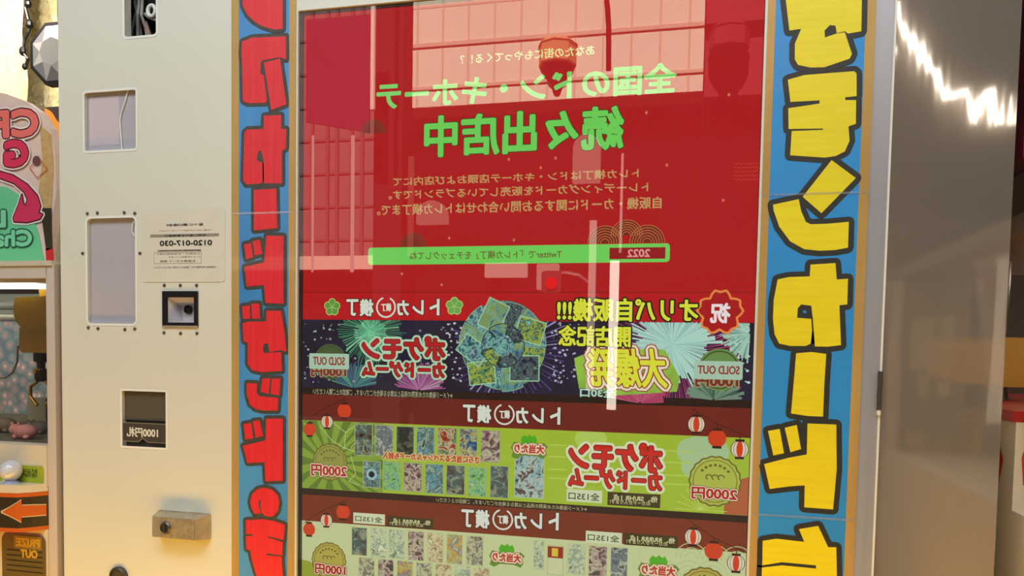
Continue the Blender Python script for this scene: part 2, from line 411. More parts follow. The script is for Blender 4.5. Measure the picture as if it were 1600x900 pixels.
# ------------------------------------------------------------------ screen
YS = .014
def scr(px, py, k=0): return at(px, py, YS-.0003*k)
bz = plate('screen_bezel', rrect(XSL-.004, ZSB-.004, XSR+.002, ZST+.004, .002), [[(XSL+.0045, ZSB+.01), (XSR-.0006, ZSB+.01), (XSR-.0006, ZST-.0035), (XSL+.0045, ZST-.0035)]], .006, .019, m_black, vm)
SX0, SX1 = XSL+.002, XSR
MB().box((SX0-.006, YS+.0012, ZSB), (SX1+.004, YS+.006, ZST)).build('screen_backing', m_black, vm)
def zl(py, px=470): return Z(px, py, YS)
def band(name, ya, yb, mat):
    return MB().rect(SX0, zl(yb) if yb < 905 else ZSB, SX1, zl(ya) if ya > 0 else ZST, YS).build(name, mat, vm)
L = lambda k: YS-.0003*k
GR = (112, 212, 88)
hp = band('header_panel', -5, 457.5, em((178, 14, 18)))
rp = band('title_band', 457.5, 499, em((184, 14, 20)))
fp = band('fireworks_panel', 499, 605, em((34, 28, 52), 1, .45, 14))
s1 = band('caption_bar', 605, 615.5, em((36, 20, 8)))
r1 = band('price_title_band', 615.5, 656, em((112, 34, 22), 1, .12, 5))
g1 = band('price_panel', 656, 762, em((160, 186, 48)))
s2 = band('caption_bar', 762, 772, em((44, 24, 6)))
r2 = band('price_title_band', 772, 813, em((122, 48, 18), 1, .1, 5))
g2 = band('price_panel', 813, 990, em((196, 204, 148)))
MB().rect(SX0, zl(457.9), SX1, zl(456.9), L(1)).build('seam_line', em((120, 10, 12)), hp)
m_gr = em(GR); m_pale = em((206, 228, 156)); m_tan = em((196, 158, 96))
text('headline', 'あなたの街にもやってくる！？', (719, 101), (929, 70), L(2), m_pale, hp, bold=.03)
text('headline', '全国のドン・キホーテ', (588, 173), (1058, 96), L(2), em((128, 218, 110)), hp, bold=.07)
text('headline', '続々出店中', (662, 247), (976, 164), L(2), m_gr, hp, bold=.07, outs=[(.02, em((60, 60, 20)))])
text('body_text', 'トレカ横丁はドン・キホーテ店頭および店内にて', (614, 291), (998, 263), L(2), m_tan, hp, bold=.04)
text('body_text', 'トレーディングカードを販売しているブランドです。', (607, 312), (1013, 284), L(2), m_tan, hp, bold=.04)
text('body_text', '自販機・カードに関するお問い合わせはトレカ横丁まで。', (589, 337), (1034, 307), L(2), m_tan, hp, bold=.04)
# link bar
x0, z0, x1, z1 = box2((575, 414), (1047, 380), L(2))
lb_ = MB().poly(rrect(x0, z0, x1, z1, .006), L(2)).build('link_bar', m_gr, hp)
# pattern on header
def arcs(name, cx, cz, r, par, half=True, k=1, fillc=(122, 34, 20), linec=(196, 120, 62), n=6):
    b = MB(); a = [PI*i/20 for i in range(21)]
    b.poly([(cx+r*math.cos(t), cz+r*math.sin(t)) for t in a], L(k), 0)
    for j in range(n):
        q = r*(1-j*.15)
        if q > 0:
            pts = [(cx+q*math.cos(t), cz+q*math.sin(t)) for t in a]; b.stroke(list(zip(pts, pts[1:])), .0011, L(k)-.0001, 1, 4)
    return b.build(name, [em(fillc), em(linec)], par)
for (px, py, r) in ((979, 368, .026), (945, 380, .029), (1011, 379, .029)):
    v = scr(px, py, 1); arcs('wave_motif', v.x, v.z, r, hp)
for (px, py, r) in ((583, 209, .025), (645, 386, .025)):
    v = scr(px, py, 1); arcs('fan_motif', v.x, v.z, r, hp, fillc=(134, 36, 24), linec=(140, 64, 34), n=3)
b = MB()
for i in range(5):
    pts = []
    for j in range(25):
        v = scr(1147+40*j/24, 256+6.2*i-.7*j/24, 1); pts.append((v.x, v.z+.0016*math.sin(j*1.55)))
    b.stroke(list(zip(pts, pts[1:])), .0011, L(1), 0, 4)
b.build('ripple_motif', em((196, 62, 40)), hp)
for p in ((690, 445), (845, 262), (1130, 313), (1000, 370), (868, 247), (702, 372), (1042, 258), (1139, 148), (803, 375), (795, 249), (628, 428), (1010, 176)):
    v = scr(*p, 1); MB().poly(ell((v.x, v.z), .0022, .003, 8), L(1)).build('confetti_dot', em((214, 120, 90)), hp)
MB().rect(*box2((952, 405), (1040, 386), L(4)), L(3)).build('year_box', em((150, 18, 20)), lb_)
text('lettering', '2022', (980, 402), (1016, 389), L(4), em((236, 150, 150)), lb_, bold=.08)
text('lettering', 'Twitterで「トレカ横丁」をチェックしてね', (640, 406), (878, 390), L(4), em((110, 96, 40)), lb_, bold=.03)

# title band: shop name, flowers
def flower(name, px, py, r, par, k=2, c1=GR, c2=(176, 206, 110)):
    v = scr(px, py, k); b = MB()
    for j in range(5):
        a = PI/2+2*PI*j/5; c = (v.x+r*.55*math.cos(a), v.z+r*.55*math.sin(a))
        b.poly(ell(c, r*.46, r*.46, 14), L(k), 1); b.poly(ell(c, r*.36, r*.36, 14), L(k)-.0001, 0)
    b.poly(ell((v.x, v.z), r*.3, r*.3, 10), L(k)-.0002, 0)
    for j in range(5):
        a = -PI/2+2*PI*j/5; b.stroke([((v.x, v.z), (v.x+r*.5*math.cos(a), v.z+r*.5*math.sin(a)))], r*.07, L(k)-.0003, 1, 4)
    return b.build(name, [em(c1), em(c2)], par)
flower('blossom_motif', 519, 480, .0165, rp, c1=(96, 150, 62)); flower('blossom_motif', 710, 478.5, .0165, rp, c1=(110, 170, 80))
m_cr = em((218, 222, 204)); m_ol = em((58, 20, 16))
def shopname(par, dx, dy, s, ox, oy):
    """the shop's name as lettered on each band: (ox,oy) left end, s scale"""
    def q(a, b_, c, d): return (ox+a*s, oy+dy*a*s+b_*s), (ox+c*s, oy+dy*c*s+d*s)
    for body, a, c, t, bt in (('丁', 0, 20, 0, 27), ('横', 22, 45, 0, 28), ('カ', 83, 103, 2, 27), ('レ', 108, 127, 2, 26), ('ト', 136, 153, 0, 27)):
        (p, r) = q(a, bt, c, t); text('shop_lettering', body, p, (r[0], r[1]-0), L(3), m_cr, par, bold=.08, outs=[(.05, m_ol)])
    v = scr(ox+65*s, oy+dy*65*s+13.5*s, 3); rr = abs(scr(ox+80*s, oy, 3).x-scr(ox+65*s, oy, 3).x)
    b = MB(); a0 = [PI*.5+2*PI*.86*i/26 for i in range(27)]
    pts = [(v.x-rr*math.cos(t+.5), v.z+rr*math.sin(t+.5)) for t in a0]; b.stroke(list(zip(pts, pts[1:])), rr*.17, L(3), 0, 6)
    em_ = b.build('shop_emblem', m_cr, par)
    text('emblem_lettering', '横丁', (ox+57*s, oy+dy*57*s+20*s), (ox+74*s, oy+dy*74*s+7*s), L(3), m_cr, em_, bold=.08)
shopname(rp, 0, -.004, .955, 541, 467.5)
shopname(r1, 0, .03, 1.0, 723, 632)
shopname(r2, 0, .035, 1.0, 720.5, 796)
m_yel = em((222, 226, 56)); m_blk = em((22, 24, 8))
text('slogan', 'オリパ自販機!!!', (870, 502), (1092, 466), L(5), m_yel, rp, bold=.06, outs=[(.07, m_blk)])
v = scr(1125, 488, 3); pts = []
for j in range(5):
    a = PI/2+2*PI*j/5
    for da, rr in ((-.42, .036), (-.24, .040), (0, .036), (.24, .040), (.42, .036)): pts.append((v.x-rr*.92*math.cos(a+da), v.z+rr*.92*math.sin(a+da)))
    pts.append((v.x-.028*math.cos(a+PI/5), v.z+.028*math.sin(a+PI/5)))
b = MB().poly(pts, L(3), 0); b.stroke(loop(pts), .0035, L(3)-.0001, 1, 6)
ce = b.build('blossom_emblem', [em((170, 16, 20)), em((232, 140, 66))], rp)
text('emblem_lettering', '祝', (1109, 505), (1142, 473), L(5), em((240, 226, 226)), ce, bold=.07)

# fireworks
def burst(name, px, py, r, n, c1, c2=None, inner=.05, k=1, a0=0, a1=2*PI, wid=.5, clipz=None, clipb=None, jit=.25):
    v = scr(px, py, k); b = MB()
    for i in range(n):
        a = a0+(a1-a0)*(i+random.uniform(-.3, .3))/n; q = r*random.uniform(1-jit, 1); h = wid*PI*r/n*random.uniform(.4, 1)
        ca, sa = math.cos(a), math.sin(a)
        tip = [v.x+q*ca, v.z+q*sa]; t = 1.0
        if clipz and tip[1] > clipz and sa > 0: t = min(t, (clipz-v.z)/(q*sa))
        if clipb and tip[1] < clipb and sa < 0: t = min(t, (clipb-v.z)/(q*sa))
        if t <= inner: continue
        p0 = (v.x+q*inner*ca, v.z+q*inner*sa); p1 = (v.x+q*t*ca, v.z+q*t*sa)
        b.poly([(p0[0]-sa*h*.25, p0[1]+ca*h*.25), (p0[0]+sa*h*.25, p0[1]-ca*h*.25), (p1[0]+sa*h*t, p1[1]-ca*h*t), (p1[0]-sa*h*t, p1[1]+ca*h*t)], L(k), random.choice((0, 0, 1)) if c2 else 0)
    return b.build(name, [em(c1), em(c2 or c1)], fp)
ft, fb = zl(499)-.0005, zl(605)+.0008
burst('firework', 580, 515, .070, 90, (52, 132, 92), (120, 200, 150), k=1, clipz=ft)
burst('firework', 580, 522, .036, 60, (110, 206, 150), (150, 226, 176), k=2, clipz=ft)
burst('firework', 655, 610, .052, 60, (160, 84, 136), (190, 160, 176), a0=.1, a1=PI-.1, k=1, clipb=fb)
burst('firework', 552, 606, .05, 40, (62, 92, 112), (70, 150, 120), a0=.2, a1=PI-.2, k=1, clipb=fb)
burst('firework', 1055, 552, .124, 130, (176, 64, 112), (120, 44, 92), k=1, clipz=ft, clipb=fb, inner=.4, wid=.6)
burst('firework', 1050, 538, .082, 130, (174, 216, 200), (150, 196, 186), k=2, clipz=ft, clipb=fb, wid=1.2, jit=.4, inner=0)
burst('firework', 1172, 520, .05, 50, (160, 206, 184), (120, 160, 150), a0=PI*.55, a1=PI*1.5, k=2, clipz=ft)
burst('firework', 795, 545, .115, 60, (70, 60, 112), (150, 146, 190), k=1, inner=.55, clipz=ft, clipb=fb, wid=.3)
burst('firework', 1115, 625, .05, 40, (112, 142, 118), (60, 84, 70), a0=.1, a1=PI-.1, k=2, clipb=fb+.0, wid=.9)
burst('firework', 1000, 630, .05, 40, (170, 62, 98), (196, 90, 120), a0=.1, a1=PI-.1, k=3, clipb=fb, wid=.9)
for (px0, px1, n, cc) in ((470, 530, 40, (150, 176, 150)), (695, 728, 40, (190, 196, 200)), (858, 905, 60, (176, 178, 206)), (1140, 1172, 50, (190, 220, 204)), (470, 720, 40, (140, 140, 160))):
    b = MB()
    for i in range(n):
        x_, y_ = random.uniform(px0, px1), random.uniform(504, 598); v = scr(x_, y_, 2); s_ = random.uniform(.0006, .0024)
        b.poly(ell((v.x, v.z), s_*1.3, s_, 6, random.random()), L(2))
    b.build('sparkles', em(cc), fp)
MB().poly(lin_pts([(897, 560), (925, 548), (1028, 545), (1040, 548), (1062, 590), (1058, 612), (960, 618), (905, 608)], L(4)), L(4)).build('lime_splash', em((150, 196, 70), 1, .2, 30), fp)
m_red = em((176, 24, 26)); m_mint = em((178, 214, 178))
def brand(par, a, b1, c, d, fillm, outm, bg):
    """two-line red trading-card logo: a,b1 top line box; c,d lower line box"""
    o = text('logo_lettering', 'ポケモン', a, b1, L(6), fillm, par, bold=.085, outs=[(.03, em((110, 14, 14))), (.12, outm)])
    text('logo_lettering', 'カードゲーム', c, d, L(6), fillm, par, bold=.085, outs=[(.04, em((110, 14, 14))), (.16, outm)])
brand(fp, (565, 561), (696, 526), (565.5, 588), (695, 566), m_red, m_mint, None)
text('slogan', '開店記念', (872, 541), (986, 509), L(6), m_yel, fp, bold=.06, outs=[(.07, m_blk)])
text('slogan', '大爆発', (918, 604), (1042, 545), L(6), m_yel, fp, bold=.05, outs=[(.03, em((150, 50, 30))), (.09, em((232, 222, 196))), (.12, em((156, 60, 50)))], skew=-.12)
text('slogan', '全30口', (906, 620), (962, 607), L(7), em((176, 214, 190)), fp, bold=.08, outs=[(.07, em((30, 40, 34)))])
def sold(px, py, r, bx, tx, ten, ink=(92, 116, 60)):
    v = scr(px, py, 4); b = MB().poly(ell((v.x, v.z), r, r, 30), L(4), 0); p = ell((v.x, v.z), r*.88, r*.88, 30); b.stroke(loop(p), r*.06, L(4)-.0001, 1, 4)
    o = b.build('price_badge', [em(ink), em((60, 78, 36))], fp)
    text('lettering', '1000円', ten[0], ten[1], L(6), em((124, 40, 30)), o, bold=.1, outs=[(.1, em((160, 150, 110)))])
    x0, z0, x1, z1 = box2(bx[0], bx[1], L(7)); MB().poly(rrect(x0, z0, x1, z1, .003), L(7)).build('sold_out_tag', em((166, 200, 172)), o)
    text('lettering', 'SOLD OUT', tx[0], tx[1], L(8), em((150, 50, 50)), o, bold=.07)
sold(516, 565, .033, ((483, 576), (545.5, 553)), ((489, 570), (539, 558)), ((486, 588), (541, 574)), (70, 88, 50))
sold(1124, 578, .035, ((1084, 592), (1161, 565)), ((1090, 584), (1156, 572)), ((1086, 604), (1154, 588)), (104, 140, 72))
# collage wheel of cards
A = [art([(16, 28, 32), (60, 116, 120), (130, 186, 166), (30, 44, 104), (170, 210, 180)], 85),
     art([(20, 26, 24), (80, 130, 90), (160, 176, 60), (36, 70, 70), (140, 200, 170)], 85),
     art([(14, 18, 24), (40, 50, 70), (90, 106, 104), (24, 34, 38), (120, 176, 160)], 95),
     art([(40, 50, 50), (120, 170, 150), (130, 150, 70), (90, 150, 140), (60, 70, 110)], 55)]
v = scr(786, 540, 5); wr = .077
wheel = MB().poly(ell((v.x, v.z), wr, wr*1.03, 40), L(5)).build('card_wheel', A[2], fp)
for j in range(12):
    a0, a1 = 2*PI*j/12, 2*PI*(j+1)/12-.04; ri, ro = wr*.5, wr*random.choice((.98, 1.0, 1.05))
    pts = [(v.x+ro*math.cos(a0+(a1-a0)*t/4), v.z+ro*math.sin(a0+(a1-a0)*t/4)) for t in range(5)]+[(v.x+ri*math.cos(a1), v.z+ri*math.sin(a1)), (v.x+ri*math.cos(a0), v.z+ri*math.sin(a0))]
    b = MB().poly(pts, L(6), 0); b.stroke(loop(pts), .0013, L(6)-.0001, 1, 4)
    b.build('card_picture', [A[(j*3) % 4], em((130, 176, 150))], wheel)
for j, (a, r_, w_, h_) in enumerate(((4.05, .80, .020, .024), (5.5, .72, .026, .022), (1.9, .72, .020, .026), (3.3, .72, .018, .026), (.5, .72, .02, .024))):
    c = (v.x+wr*r_*math.cos(a), v.z+wr*r_*math.sin(a)); ro = a+.8
    pts = [(c[0]+x*math.cos(ro)-z*math.sin(ro), c[1]+x*math.sin(ro)+z*math.cos(ro)) for x, z in ((-w_, -h_), (w_, -h_), (w_, h_), (-w_, h_))]
    b = MB().poly(pts, L(7), 0); b.stroke(loop(pts), .0018, L(7)-.0001, 1, 4); b.build('card_picture', [A[(j+1) % 4], em((160, 206, 160))], wheel)
for j in range(6):
    a0, a1 = 2*PI*j/6+.3, 2*PI*(j+1)/6+.22; ri, ro = wr*.24, wr*.5
    pts = [(v.x+ro*math.cos(a0+(a1-a0)*t/4), v.z+ro*math.sin(a0+(a1-a0)*t/4)) for t in range(5)]+[(v.x+ri*math.cos(a1), v.z+ri*math.sin(a1)), (v.x+ri*math.cos(a0), v.z+ri*math.sin(a0))]
    b = MB().poly(pts, L(8), 0); b.stroke(loop(pts), .0014, L(8)-.0001, 1, 4); b.build('card_picture', [A[(j+2) % 4], em((24, 34, 30))], wheel)
b = MB().poly(ell((v.x, v.z), wr*.25, wr*.25, 24), L(9)); b.build('card_picture', A[0], wheel)
text('caption', '※イメージ画像のため実際の商品とは異なる場合がございます。ご確認の上ご購入ください', (489, 616), (707, 613), L(3), em((190, 186, 150)), s1)
text('caption', '※イメージ画像のため実際の商品とは異なる場合がございます。ご確認の上ください', (681, 784), (917, 792), L(3), em((196, 190, 140)), s2)

# price rows
def lantern(px, py, r, kind, par, k=6):
    v = scr(px, py, k); b = MB(); e = em((206, 62, 24)); wht = em((222, 208, 180)); dk = em((52, 26, 10)); q = r*1.02
    if kind == 'r': b.poly(ell((v.x, v.z), r, q*.98, 24), L(k), 0)
    else:
        b.poly(ell((v.x, v.z), r, q, 24), L(k), 2); b.poly(ell((v.x, v.z), r*.92, q*.96, 24), L(k)-.0001, 1); b.poly(ell((v.x, v.z), r*.36, q*.96, 16), L(k)-.0002, 0)
        p = ell((v.x, v.z), r*.66, q*.96, 20); b.stroke(loop(p), r*.05, L(k)-.0002, 2, 4)
    for sgn in (1, -1): b.rect(v.x-r*.5, v.z+sgn*q*.98-r*.14, v.x+r*.5, v.z+sgn*q*.98+r*.14, L(k)-.0003, 2)
    b.stroke([((v.x, v.z+q), (v.x, v.z+q*1.4))], r*.1, L(k)-.0001, 2, 4)
    return b.build('lantern', [e, wht, dk], par)
def string(pts, par, k=4):
    b = MB(); p = [scr(*q, k) for q in pts]; p = [(q.x, q.z) for q in p]; b.stroke(list(zip(p, p[1:])), .0012, L(k), 0, 4); return b.build('lantern_string', em((60, 26, 12)), par)
string([(474, 660), (500, 642), (540, 622)], r1); string([(1080, 638), (1120, 662), (1172, 684)], r1)
string([(474, 818), (500, 800), (540, 782)], r2); string([(1075, 812), (1115, 840), (1166, 864)], r2)
for px, py, r, kd in ((484, 671, .0125, 'r'), (511, 659, .0122, 'w'), (538, 642, .0138, 'r'), (1088, 663, .0142, 'w'), (1120.5, 685, .0148, 'r'), (1155.7, 702, .0145, 'w')): lantern(px, py, r, kd, r1)
for px, py, r, kd in ((483, 827, .0125, 'r'), (510, 813, .0122, 'w'), (536, 800, .0138, 'r'), (1083, 839, .0142, 'w'), (1115, 861, .0148, 'r'), (1150, 880, .0145, 'w')): lantern(px, py, r, kd, r2)
def cardm(cols): return art(cols, 78)
CM = [cardm([(24, 22, 20), (92, 84, 66), (60, 96, 92), (150, 150, 116), (40, 36, 30)]),
      cardm([(60, 74, 80), (120, 136, 130), (90, 92, 96), (176, 184, 160), (66, 60, 50)]),
      cardm([(24, 26, 20), (52, 58, 42), (38, 46, 44), (96, 100, 74), (30, 28, 24)]),
      cardm([(50, 78, 86), (110, 160, 166), (70, 84, 70), (150, 180, 160), (40, 50, 50)]),
      cardm([(60, 30, 20), (160, 60, 30), (190, 180, 140), (50, 90, 60), (150, 160, 110)]),
      cardm([(40, 60, 90), (70, 110, 140), (190, 180, 110), (80, 60, 80), (120, 150, 140)]),
      cardm([(50, 110, 60), (96, 160, 90), (150, 190, 110), (80, 150, 130), (190, 200, 120)]),
      cardm([(70, 40, 40), (130, 90, 96), (190, 186, 150), (110, 70, 80), (60, 80, 60)])]
CMP = [cardm([(110, 124, 96), (170, 186, 146), (200, 206, 160), (130, 150, 130), (216, 218, 170)]),
       cardm([(120, 80, 56), (190, 170, 120), (206, 206, 156), (150, 110, 80), (214, 214, 164)]),
       cardm([(70, 74, 66), (150, 140, 110), (190, 196, 150), (110, 96, 90), (160, 176, 140)]),
       cardm([(90, 110, 100), (170, 180, 120), (190, 150, 60), (110, 120, 140), (200, 204, 150)])]
m_cb = em((152, 172, 110))
def card(px0, py0, px1, py1, m, par, k=3, bord=.0016, cb_=None):
    a = scr(px0, py1, k); c = scr(px1, py0, k)
    b = MB().rect(a.x, a.z, c.x, c.z, L(k), 1); b.rect(a.x+bord, a.z+bord, c.x-bord, c.z-bord, L(k)-.0001, 0)
    return b.build('card_picture', [m, cb_ or m_cb], par)
def zc(l, t, r, bt, ox, oy, s=4.324): return ox+l/s, oy+t/s, ox+r/s, oy+bt/s
up = [(405, 185, 530, 395), (543, 192, 670, 400), (685, 200, 812, 392), (822, 205, 950, 400), (965, 210, 1100, 405), (1112, 216, 1240, 420), (1255, 228, 1395, 442)]
lo = [(462, 436, 582, 612), (597, 440, 722, 630), (735, 448, 865, 640), (880, 456, 1010, 652), (1022, 464, 1155, 660), (1170, 478, 1300, 670), (1318, 468, 1450, 682)]
for i, q in enumerate(up): card(*zc(*q, 460, 620), CM[(0, 1, 2, 3, 4, 5, 7)[i]], g1)
for i, q in enumerate(lo): 
    o = card(*zc(*q, 460, 620), CM[(3, 6, 7, 3, 0, 6, 0)[i]], g1)
    if i == 0:
        v = scr(*[(zc(*q, 460, 620)[j]+zc(*q, 460, 620)[j+2])/2 for j in (0, 1)], 4); b = MB().poly(ell((v.x, v.z), .0105, .0105, 20), L(5), 0); b.poly(ell((v.x, v.z), .006, .006, 16), L(5)-.0001, 1)
        b.build('round_mark', [em((150, 186, 190)), em((24, 32, 40))], o)
card(803, 707, 851, 777, cardm([(40, 60, 66), (120, 160, 160), (176, 196, 180), (90, 60, 50), (60, 90, 100)]), g1, k=4, cb_=em((170, 196, 140)))
u2 = [(383, 235, 495, 422), (510, 240, 625, 436), (634, 250, 750, 444), (762, 260, 880, 456), (892, 270, 1010, 468), (1024, 282, 1140, 480), (1156, 294, 1280, 490)]
for i, q in enumerate(u2): card(*zc(*q, 460, 770), (CM[0], CMP[0], CMP[0], CM[7], CMP[1], CMP[3], CMP[2])[i], g2, cb_=em((190, 198, 140)))
for i in range(7): card(*zc(430+129.5*i, 440+11*i, 545+129.5*i, 630+11*i, 460, 770), (CMP[2], CM[7], CMP[3], CMP[2], CMP[1], CMP[0], CMP[1])[i], g2, cb_=em((190, 198, 140)))
for i, q in enumerate([(210, 258, 285, 440), (420, 282, 543, 470), (553, 294, 680, 482), (690, 303, 808, 492)]): card(*zc(*q, 780, 780, 4), (CMP[0], CMP[0], CM[7], CM[1])[i], g2, cb_=em((190, 198, 140)))
wc = card(*zc(298, 292, 404, 470, 780, 780, 4), em((200, 206, 156)), g2, cb_=em((180, 186, 130)))
MB().rect(*box2((855.5, 871), (880, 855), L(5)), L(5)).build('red_label', em((150, 44, 24)), wc)
MB().rect(*box2((862, 869), (872, 857), L(6)), L(6)).build('yellow_mark', em((214, 190, 60)), wc)
# row backgrounds
def clipb(pts, zt, zb, xl=None, xr=None): return [(min(max(p[0], xl or SX0), xr or SX1), min(max(p[1], zb), zt)) for p in pts]
zt1, zb1 = zl(656)-.0004, zl(762)+.0004
b = MB(); v = scr(515, 722, 1); wdt = scr(598, 722, 1).x
for i in range(20):
    a = 2*PI*i/20; R_ = .115
    pts = [(v.x+.018*math.cos(a), v.z+.018*math.sin(a)), (v.x+R_*math.cos(a-.08), v.z+R_*math.sin(a-.08)), (v.x+R_*math.cos(a+.08), v.z+R_*math.sin(a+.08))]
    b.poly(clipb(pts, zt1, zb1, SX0, wdt), L(1))
b.build('ray_motif', em((96, 124, 40)), g1)
MB().rect(SX0, zb1, wdt, zt1, YS-.0001).build('tinted_area', em((132, 160, 52)), g1)
b = MB()
for s0, s1_ in (((520, 660), (540, 676)), ((540, 676), (556, 664)), ((540, 676), (538, 700)), ((538, 700), (556, 706)), ((556, 690), (548, 700)), ((538, 700), (522, 690)), ((548, 712), (556, 740)), ((556, 740), (545, 752)), ((545, 752), (560, 758)), ((500, 666), (520, 690)), ((556, 664), (560, 690))):
    a, c = scr(*s0, 1), scr(*s1_, 1); b.stroke([((a.x, a.z), (c.x, c.z))], .0014, L(1)-.0001, 0, 4)
b.build('crackle_motif', em((176, 200, 130)), g1)
v = scr(1098, 712, 1); b = MB()
for j in range(5):
    a = PI/2+2*PI*j/5; b.poly(clipb(ell((v.x+.022*math.cos(a), v.z+.022*math.sin(a)), .022, .022, 18), zt1, zb1), L(1))
b.build('pale_blossom', em((164, 194, 140)), g1)
v = scr(1172, 800, 1); MB().poly(clipb(ell((v.x, v.z), .042, .058, 30), zt1, zb1), L(1)).build('sun_disc', em((176, 92, 52)), g1)
b = MB()
for i in range(11):
    a = PI*i/10; v = scr(1095, 797, 1); b.stroke([((v.x, max(v.z, zb1)), (v.x+.042*math.cos(a), max(zb1, v.z+.042*math.sin(a))))], .0011, L(1)-.0002, 0, 4)
b.build('fan_motif', em((196, 206, 100)), g1)
b = MB()
for y_ in (704, 722, 742, 756):
    a = scr(1040, y_, 1); c = scr(1082, y_+2, 1); b.stroke([((a.x, a.z), (c.x, c.z))], .0022, L(1), 0, 6)
    a = scr(858, y_-9, 1); c = scr(884, y_-8, 1); b.stroke([((a.x, a.z), (c.x, c.z))], .0022, L(1), 0, 6)
b.build('mist_motif', em((182, 204, 84)), g1)
v = scr(923, 686, 1)
MB().poly(clipb(ell((v.x, v.z), .028, .02, 24), zt1, zb1), L(1)).build('cloud_motif', em((176, 204, 92)), g1)
b = MB()
for i in range(3):
    for q in (.016, .011, .006):
        v = scr(1040+36*i, 900, 1); pts = [(v.x+q*1.6*math.cos(PI*t/12), v.z+q*1.6*math.sin(PI*t/12)) for t in range(13)]; b.stroke(list(zip(pts, pts[1:])), .0015, L(1), 0, 4)
        v = scr(1080+36*i, 872+3*i, 1); pts = [(min(SX1, v.x+q*1.6*math.cos(PI*t/12)), v.z+q*1.6*math.sin(PI*t/12)) for t in range(13)]; b.stroke(list(zip(pts, pts[1:])), .0015, L(1), 0, 4)
b.build('wave_motif', em((176, 194, 128)), g2)
v = scr(470, 900, 1); MB().poly(clipb(ell((v.x, v.z), .05, .032, 24), zl(820), ZSB), L(1)).build('green_hill', em((150, 160, 54)), g2)
# logo and badges of the first row
brand(g1, (888, 732), (1036, 694), (888, 760), (1035, 737), em((200, 34, 20)), em((216, 222, 180)), None)
def tally(par, a, b1, c, d, l1, l2):
    x0, z0, x1, z1 = box2(a, b1, L(5)); w = MB().rect(x0, z0, x1, z1, L(5)).build('count_box', em((206, 214, 172)), par)
    text('lettering', '全135口', (a[0]+3, a[1]-3), (b1[0]-4, b1[1]+4), L(6), em((74, 84, 50)), w, bold=.05)
    x0, z0, x1, z1 = box2(c, d, L(5)); w = MB().rect(x0, z0, x1, z1, L(5)).build('note_box', em((66, 54, 20)), par)
    h = c[1]-d[1]
    text('lettering', l1, (c[0]+9, d[1]+h*.52), (d[0]-4, d[1]+h*.12+1), L(6), em((206, 206, 150)), w, bold=.06)
    text('lettering', l2, (c[0]+4, c[1]-h*.14), (d[0]-16, d[1]+h*.66), L(6), em((196, 196, 140)), w, bold=.04)
tally(g1, (885, 783), (941, 767), (949, 789), (1032, 773), '他、SR/HR 1点', 'のカードが入ります!')
tally(r2, (552, 817), (601.5, 804), (605, 822), (677, 811), '他、RR/RRR 1点', 'のカードが入ります!')
tally(r2, (915, 847), (972, 833), (975, 851), (1059, 838), '他、RR/RRR 1点', 'のカードが入ります!')
def badge(px, py, r, body, a, b1, par, ink=(160, 170, 72)):
    v = scr(px, py, 4); pts = []
    for i in range(72):
        t = 2*PI*i/72; q = r*(1+.025*math.cos(18*t)); pts.append((v.x+q*math.cos(t), v.z+q*math.sin(t)))
    b = MB().poly(pts, L(4), 0); b.stroke(loop(pts), r*.06, L(4)-.0001, 1, 4); b.stroke(loop(ell((v.x, v.z), r*.86, r*.86, 40)), r*.03, L(4)-.0001, 1, 4)
    for i in range(7):
        t = PI*(.22+.56*i/6); c = (v.x+r*.66*math.cos(t), v.z+r*.66*math.sin(t)); b.poly(ell(c, r*.07, r*.06, 6, t), L(4)-.0001, 1)
    for i in (-1, 0, 1):
        c = (v.x+i*r*.24, v.z+r*.16); b.stroke([(ell(c, r*.12, r*.1, 12)[j], ell(c, r*.12, r*.1, 12)[j+1]) for j in range(8)], r*.05, L(4)-.0001, 1, 4)
    o = b.build('price_badge', [em(ink), em((112, 96, 34))], par)
    text('lettering', body, a, b1, L(7), em((176, 34, 28)), o, bold=.08, outs=[(.08, em((226, 216, 180))), (.13, em((120, 60, 44)))])
badge(1117, 752, .041, '2000円', (1080, 779), (1152, 764), g1, (172, 182, 70))
badge(515.5, 722, .034, '2000円', (486, 743), (542, 728), g1, (146, 148, 66))
badge(514, 876, .034, '1000円', (492, 896), (540, 884), g2, (176, 164, 70))
badge(1100, 925, .041, '1000円', (1070, 950), (1140, 935), g2, (176, 164, 70))
def winner(px, py, s, par, k=5):
    v = scr(px, py, k); u = .00108*s; b = MB()
    q = lambda x, z: (v.x+x*u, v.z+z*u)
    b.poly([q(-13, 4), q(-14, 14), q(-9, 20), q(-4, 17), q(0, 21), q(5, 17), q(9, 20), q(13, 12), q(12, 4)], L(k), 0)
    b.poly([q(-14, 6), q(-26, 8), q(-31, -2), q(-27, -8), q(-30, -16), q(-22, -20), q(-12, -14), q(12, -14), q(24, -18), q(29, -10), q(26, -4), q(31, 2), q(24, 8), q(13, 6)], L(k)+.0001, 1)
    o = b.build('winner_badge', [em((78, 172, 28)), em((96, 140, 40))], par)
    text('lettering', '大当たり', None, None, L(k+1), em((186, 50, 40)), o, bold=.1, outs=[(.16, em((226, 206, 170))), (.22, em((130, 60, 40)))], world=(v.x-25*u, v.z-10*u, v.x+25*u, v.z+5*u))
winner(827, 699, 1, g1); winner(792, 869, .98, g2); winner(1029, 889, 1.05, g2)
text('slogan', 'さらに当たるスペシャルカードも封入', (598, 717), (749, 713), L(6), em((190, 60, 30)), g1, bold=.08, outs=[(.12, em((206, 190, 130)))])

# glass in front of the screen
m_glass = glass('screen_glass', .135, .018)
MB().rect(XSL+.001, ZSB+.001, XSR-.001, ZST-.001, .004).build('screen_glass', m_glass, vm)

